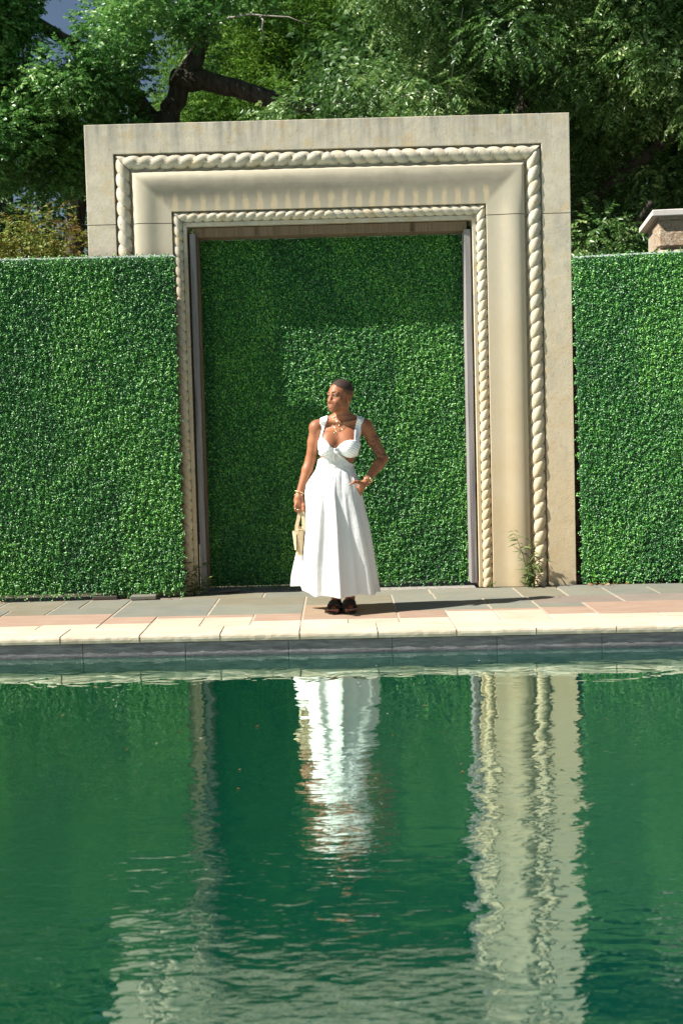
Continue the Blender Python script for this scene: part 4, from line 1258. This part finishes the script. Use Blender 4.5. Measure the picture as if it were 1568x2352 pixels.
for i in range(NZ+1):
    t_ = i/NZ
    hem = .138 + .045*np.clip(-np.sin(th), 0, 1)**2 - .006*np.sin(th*9) - .010*ridge(th, .02, .3, .06) - .008*ridge(th, -.58, .3, .12)
    top = 1.046 - .034*np.sin(th)*.5 - .0
    z = top + (hem-top)*t_
    l, r_, b = ip(z, xl), ip(z, xr), ip(z, bd)
    xc = (l+r_)/2; a = (r_-l)/2
    mod = np.zeros(NTH)
    for (t0, t1, A_, w0, w1_, st) in FOLD:
        cth = t0 + (t1-t0)*min(1, t_*1.3)**.8
        mod += A_*ridge(th, cth, w0, w1_)*np.clip((t_-st)/.55, 0, 1)**.75
    mod -= .075*np.clip(t_/.5, 0, 1)
    gat = .050*np.exp(-((t_-.06)/.14)**2)*(np.abs(np.sin(th*8+.6*np.sin(th*3)))**.7 - .5)
    gat += .016*np.exp(-((t_-.26)/.24)**2)*np.abs(np.sin(th*8+.6*np.sin(th*3)))**.8 + .010*np.exp(-((t_-.5)/.3)**2)*np.sin(th*11+2*t_)
    wob = .006*np.sin(th*17+t_*7)*np.clip(t_*2, 0, 1)*np.exp(-((t_-.6)/.3)**2)
    k = 1 + mod + gat*(t_ > .0) + wob
    # pocket pouch pushed out by the hand
    pk = .10*np.exp(-((z-.885)/.05)**2)*ridge(th, .95, .22, .3)
    k = k + pk*.5
    X = xc + a*np.sin(th)*(1+(k-1)*np.abs(np.cos(th))**.7*.75 + (k-1)*.25); Y = -b*np.cos(th)*k
    rows.append(np.stack([X, Y, z], 1))
R_ = np.stack(rows)
Vs = R_.reshape(-1, 3)
ii, jj = np.meshgrid(np.arange(NZ), np.arange(NTH), indexing='ij'); j2 = (jj+1) % NTH
Fs = np.stack([ii*NTH+jj, (ii+1)*NTH+jj, (ii+1)*NTH+j2, ii*NTH+j2], -1).reshape(-1, 4)
skirt = np_mesh('skirt', Vs, Fs, M['cloth'], dress, True)
so = skirt.modifiers.new('thick', 'SOLIDIFY'); so.thickness = .0025; so.offset = -1
# pocket welt
m = MB(); m.tube([tuple(W3(965, 1330, -.150)), tuple(W3(990, 1400, -.150)), tuple(W3(1040, 1432, -.118)), tuple(W3(1062, 1490, -.085))], [.003, .004, .004, .003], 6); m.build('pocket_edge', M['cloth'], dress)

# ---------- sandals
M['black'] = simple('black braided leather', (.012, .011, .011), .45, spec=.5, var=.4, nscale=60)
rg = random.Random(3)
for sgn, ax_, fx in ((-1, -.036, -.046), (1, .066, .052)):
    tx = fx+sgn*.012
    sd = empty('sandal', (0, 0, 0)); sd.parent = woman
    m = MB(); P = []
    outl = [(-.030, .10), (.030, .10), (.034, .03), (.032, -.04), (.046, -.10), (.047, -.15), (.030, -.188), (-.005, -.198), (-.034, -.185), (-.047, -.145), (-.046, -.09), (-.034, -.03)]
    cxs = lambda yy: np.interp(-yy, [-.06, .02, .10, .2], [ax_, fx*.6+ax_*.4, fx, tx])
    top = [(cxs(b)+a, b, .014) for a, b in outl]; bot = [(cxs(b)+a*.97, b, -.001) for a, b in outl]
    n = len(outl)
    m.add(top+bot, [tuple(range(n)), tuple(reversed(range(n, 2*n)))] + [(i, n+i, n+(i+1) % n, (i+1) % n) for i in range(n)])
    smooth_mesh(m.build('sole', M['black'], sd), 40)
    m = MB()
    for k in range(75):                 # braided loops over the instep
        a = rg.uniform(-1, 1); yy = rg.uniform(-.150, -.055)
        xx = cxs(yy) + a*.050; zz_ = .020 + .058*math.sqrt(max(0, 1-(a*.97)**2))*(.80+.45*(yy+.15)/.095)
        r = .011; ang = rg.uniform(0, PI)
        u1 = Vector((math.cos(ang), math.sin(ang), rg.uniform(-.4, .4))).normalized(); u2 = u1.cross(Vector((a*.6, -.4, 1)).normalized()).normalized()
        c0 = Vector((xx, yy, zz_))
        m.tube([c0+u1*r*math.cos(q)+u2*r*.7*math.sin(q) for q in [2*PI*i/8 for i in range(9)]], .0042, 5, False, rg.random())
    rowsP = []
    for i in range(7):
        yy = -.150 + .095*i/6
        rowsP.append([Vector((cxs(yy)+.050*math.cos(q), yy, .014+.060*math.sin(q)*(.80+.45*i/6))) for q in [PI*j/12 for j in range(13)]])
    m.grid(rowsP)
    m.build('braided_strap', M['black'], sd)

# toe nails
M['nail'] = simple('pale lilac nail', (.42, .36, .42), .25, spec=.5)
for sgn, fx in ((-1, -.046), (1, .052)):
    tx = fx+sgn*.012
    for i in range(5):
        q = (-i if sgn < 0 else i)*.017 + (.028 if sgn < 0 else -.028)
        ll = [.178, .175, .168, .158, .145][i]
        m = MB(); m.ball((tx+q, -ll-.004, .031), (.007 if i == 0 else .005, .006, .004), 8, 5); m.build('toenail', M['nail'], woman)
m = MB(); p = W3(930, 1416, -.171); m.ball(tuple(p), (.009, .0035, .0045), 8, 5, Matrix.Rotation(rad(20), 3, 'Y')); m.build('thumbnail', M['nail'], woman)

# ---------- jewellery
M['gold'] = simple('pale gold', (.86, .66, .38), .22, 1.0)
def surf_y(x, z, off=.004):
    """front of the torso at (x, z)"""
    i = int(round((x-B.ax[0][0])/HX)); k = int(round((z-B.ax[2][0])/HX))
    col = np.minimum(DRESS[i, :, k], B.d[i, :, k])
    j = np.where(col < 0)[0]
    return (B.ax[1][j[0]] if len(j) else -.05) - off
def chain_on(name, pts, r, drop=None):
    m = MB(); P = []
    for i in range(len(pts)-1):
        for k in range(8):
            a, b = np.array(pts[i]), np.array(pts[i+1]); q = a + (b-a)*k/8
            x, z = W2(*q); P.append((x, surf_y(x, z, r+.001), z))
    for k in range(2):
        P = [P[0]] + [tuple((np.array(P[i-1])+np.array(P[i])+np.array(P[i+1]))/3) for i in range(1, len(P)-1)] + [P[-1]]
    m.tube(P, r, 6)
    return m
m = chain_on('necklace', [(718, 530), (730, 575), (760, 610), (800, 636), (850, 632), (900, 605), (945, 545)], .0020); ch = m.build('necklace', M['gold'], woman)
m = chain_on('necklace', [(716, 560), (712, 610), (725, 680), (740, 735), (775, 750), (815, 700)], .0012)
x, z = W2(735, 768); y0 = surf_y(x, z)
m.tube([(x+.0085*math.cos(q), y0-.002, z+.0085*math.sin(q)) for q in [2*PI*i/12 for i in range(13)]], .0022, 6)
m.ball((x, y0-.002, z), (.005, .002, .005), 8, 5); m.build('necklace', M['gold'], woman)
m = chain_on('necklace', [(722, 540), (745, 600), (790, 650), (830, 690), (880, 660), (925, 600), (955, 545)], .0012)
x, z = W2(795, 668); y0 = surf_y(x, z)
m.tube([(x+.0075*math.cos(q), y0-.002, z+.0075*math.sin(q)) for q in [2*PI*i/12 for i in range(13)]], .002, 6); m.build('necklace', M['gold'], woman)
m = chain_on('necklace', [(760, 610), (790, 680), (815, 712), (850, 705), (895, 665), (940, 590), (960, 545)], .0013)
x, z = W2(797, 735); y0 = surf_y(x, z)
m.box(x-.0025, x+.0025, y0-.004, y0, z-.020, z+.018, .001); m.box(x-.010, x+.010, y0-.0035, y0, z+.004, z+.009, .001)
x, z = W2(838, 718); y0 = surf_y(x, z); m.ball((x, y0-.002, z), (.009, .003, .008), 10, 6); m.build('necklace', M['gold'], woman)
def bracelet(name, c, d, R, r, parent, n=24, squash=.75, beads=0):
    d = Vector(d).normalized(); a = d.cross(Vector((0, 1, 0))).normalized(); b = d.cross(a)
    m = MB(); P = [Vector(c)+a*R*math.cos(2*PI*i/n)+b*R*squash*math.sin(2*PI*i/n) for i in range(n+1)]
    m.tube(P, r, 6, False)
    for i in range(beads):
        q = 2*PI*i/beads; m.ball(Vector(c)+a*R*math.cos(q)+b*R*squash*math.sin(q), r*1.6, 6, 4)
    return m.build(name, M['gold'], parent)
dl = WL-EL_
for cy, R, r, bd_ in ((1533, .031, .0032, 16), (1562, .0315, .0026, 0), (1580, .032, .0022, 14), (1598, .033, .0022, 0)):
    c_ = W3(272 - (cy-1533)*.12, cy, -.024); bracelet('bracelet', c_, dl, R, r, woman, beads=bd_, squash=.9)
dr = WR-ER
bracelet('bracelet', WR + dr/np.linalg.norm(dr)*.022, dr + np.array([0, 0, .02]), .034, .0022, woman, squash=.95, beads=3)
wt = bracelet('wristwatch', WR - dr/np.linalg.norm(dr)*.012, dr, .031, .0052, woman, squash=.95, beads=18)
cw = WR - dr/np.linalg.norm(dr)*.014 + np.array([.020, -.026, -.006])
m = MB(); m.tube([Vector(cw), Vector(cw)+Vector((.004, -.007, -.002))], .0135, 16); m.build('watch_case', M['gold'], wt)
m = MB()
for (a, b) in ((222, 1735), (262, 1752)):
    p = W3(a, b, -.085); m.ball(tuple(p), (.0125, .012, .0035), 10, 5)
m.build('rings', M['gold'], woman)
m = MB(); p = H(.086, -.008, -.050); m.ball(tuple(p), .0045, 8, 5); m.tube([p+np.array([0, 0, -.002]), p+np.array([0, -.002, -.018])], [.002, .003], 6); m.build('earring', M['gold'], woman)
# chest ink: two uprights between two bars and a looping scrawl
M['ink'] = simple('faded tattoo ink', (.085, .045, .035), .5)
m = MB()
def inkline(pts, r=.0018):
    P = []
    for cx_, cy_ in pts:
        x, z = W2(cx_, cy_); P.append((x, surf_y(x, z, -.0002), z))
    m.tube(P, r, 5)
inkline([(655, 640), (650, 670), (645, 700)]); inkline([(678, 642), (673, 672), (668, 702)]); inkline([(638, 634), (665, 642), (692, 636)]); inkline([(630, 700), (658, 705), (684, 706)])
scr = [(598+i*3.2, 742 + 9*math.sin(i*1.15) - i*.25) for i in range(28)]; inkline(scr, .0015); inkline([(600, 745), (592, 765), (588, 785)], .0009)
m.build('chest_tattoo', M['ink'], woman)

# ================================================================== STRAW BAG
t = NT('woven straw')
bk = t.n('ShaderNodeTexBrick'); bk.inputs['Scale'].default_value = 1; bk.inputs['Brick Width'].default_value = .014; bk.inputs['Row Height'].default_value = .006; bk.inputs['Mortar Size'].default_value = .0012; bk.inputs['Mortar Smooth'].default_value = .6
bk.inputs['Color1'].default_value = (.62, .48, .29, 1); bk.inputs['Color2'].default_value = (.70, .57, .37, 1); bk.inputs['Mortar'].default_value = (.36, .25, .13, 1)
x, y, z = t.sep()
cb = t.n('ShaderNodeCombineXYZ'); xy = t.math('ADD', x, t.math('MULTIPLY', y, .8))
t.l(t.math('ADD', t.math('MULTIPLY', xy, .77), t.math('MULTIPLY', z, .64)), cb.inputs[0]); t.l(t.math('SUBTRACT', t.math('MULTIPLY', z, .77), t.math('MULTIPLY', xy, .64)), cb.inputs[1])
t.l(cb.outputs[0], bk.inputs['Vector'])
M['straw'] = t.done(t.bsdf(bk.outputs['Color'], .75, t.bump(bk.outputs['Fac'], -.6, .003), .25))
M['straw_plain'] = simple('smooth straw trim', (.68, .56, .36), .7, var=.12, nscale=40)
bag = empty('straw_bag', (-.268, WY-.045, .42))
tag(bag, 'small woven straw bucket bag with a side pocket hanging from her right hand', 'handbag')
def bx(cx, cy): 
    x, z = W2(cx, cy); return x + .268, z - .42
tl, tr_ = bx(228, 2005), bx(338, 1998); bl, br = bx(232, 2330), bx(312, 2338)
dy0, dy1 = -.062, .062
def ringp(f, inset=0):
    xl_ = bl[0]+(tl[0]-bl[0])*f + inset; xr_ = br[0]+(tr_[0]-br[0])*f - inset; z = .003 + (tl[1]-.003)*f
    y0 = dy0*(.82+.18*f)+inset; y1 = dy1*(.82+.18*f)-inset; c = .012
    return [(xl_+c, y0, z), (xr_-c, y0, z), (xr_, y0+c, z), (xr_, y1-c, z), (xr_-c, y1, z), (xl_+c, y1, z), (xl_, y1-c, z), (xl_, y0+c, z)]
m = MB(); fs = [0, .15, .3, .5, .7, .85, 1.0]
m.grid([[Vector(p) for p in ringp(f)] for f in fs], True, False); m.add(ringp(0), [tuple(reversed(range(8)))])
m.grid([[Vector(p) for p in ringp(f, .005)] for f in reversed(fs)], True, False); m.add(ringp(.02, .005), [tuple(range(8))])
m.build('body', M['straw'], bag)
m = MB(); m.tube([Vector(p) for p in ringp(1.0, .002)] + [Vector(ringp(1.0, .002)[0])], .0042, 6, False); m.build('rim', M['straw_plain'], bag)
# side pocket on the outer face
a0, a1 = bx(182, 2030), bx(214, 2270)
m = MB()
P = []
for f in (0, .25, .5, .75, 1):
    x = a1[0]+(a0[0]-a1[0])*f; z = a1[1]+(a0[1]-a1[1])*f; xb_ = bl[0]+(tl[0]-bl[0])*(z/ tl[1])
    P.append([Vector((xb_+.002, -.062, z)), Vector((x+.008, -.060, z)), Vector((x, -.050, z)), Vector((x-.001, 0, z)), Vector((x, .050, z)), Vector((x+.008, .060, z)), Vector((xb_+.002, .062, z))])
m.grid(P, False, False); m.add(P[0], [tuple(range(7))]); m.build('side_pocket', M['straw_plain'], bag)
# two broad handles, one at each end, folding together in the hand
def band(pts, wd, y, parent):
    m = MB(); P = [Vector(p) for p in pts]; R1 = []
    for i, p in enumerate(P):
        d = (P[min(i+1, len(P)-1)]-P[max(i-1, 0)]); d.y = 0; d.normalize(); n_ = Vector((-d.z, 0, d.x))
        yy = y*(1-.62*max(0, min(1, (p.z-tl[1]+.02)/(hz-tl[1]+.02))))
        R1.append([p+n_*wd+Vector((0, yy-.0016, 0)), p+n_*wd+Vector((0, yy+.0016, 0)), p-n_*wd+Vector((0, yy+.0016, 0)), p-n_*wd+Vector((0, yy-.0016, 0))])
    m.grid(R1, True, False); m.build('handle', M['straw'], parent)
hx, hz = bx(297, 1752)
a_, b_ = bx(236, 2030), bx(326, 2030); c_, d_ = bx(238, 1960), bx(330, 1960)
for y in (-.058, .058):
    band([(a_[0], 0, a_[1]), (c_[0], 0, c_[1]), ((c_[0]+hx)/2-.003, 0, (c_[1]+hz)/2), (hx-.013, 0, hz-.016), (hx, 0, hz), (hx+.010, 0, hz-.016), ((d_[0]+hx)/2+.005, 0, (d_[1]+hz)/2), (d_[0], 0, d_[1]), (b_[0], 0, b_[1])], .0125, y, bag)
m = MB(); m.ball((bx(284, 1978)[0], -.055, bx(284, 1978)[1]), .0085, 10, 6); m.build('bead_clasp', simple('amber bead', (.30, .09, .03), .2, spec=.6), bag)
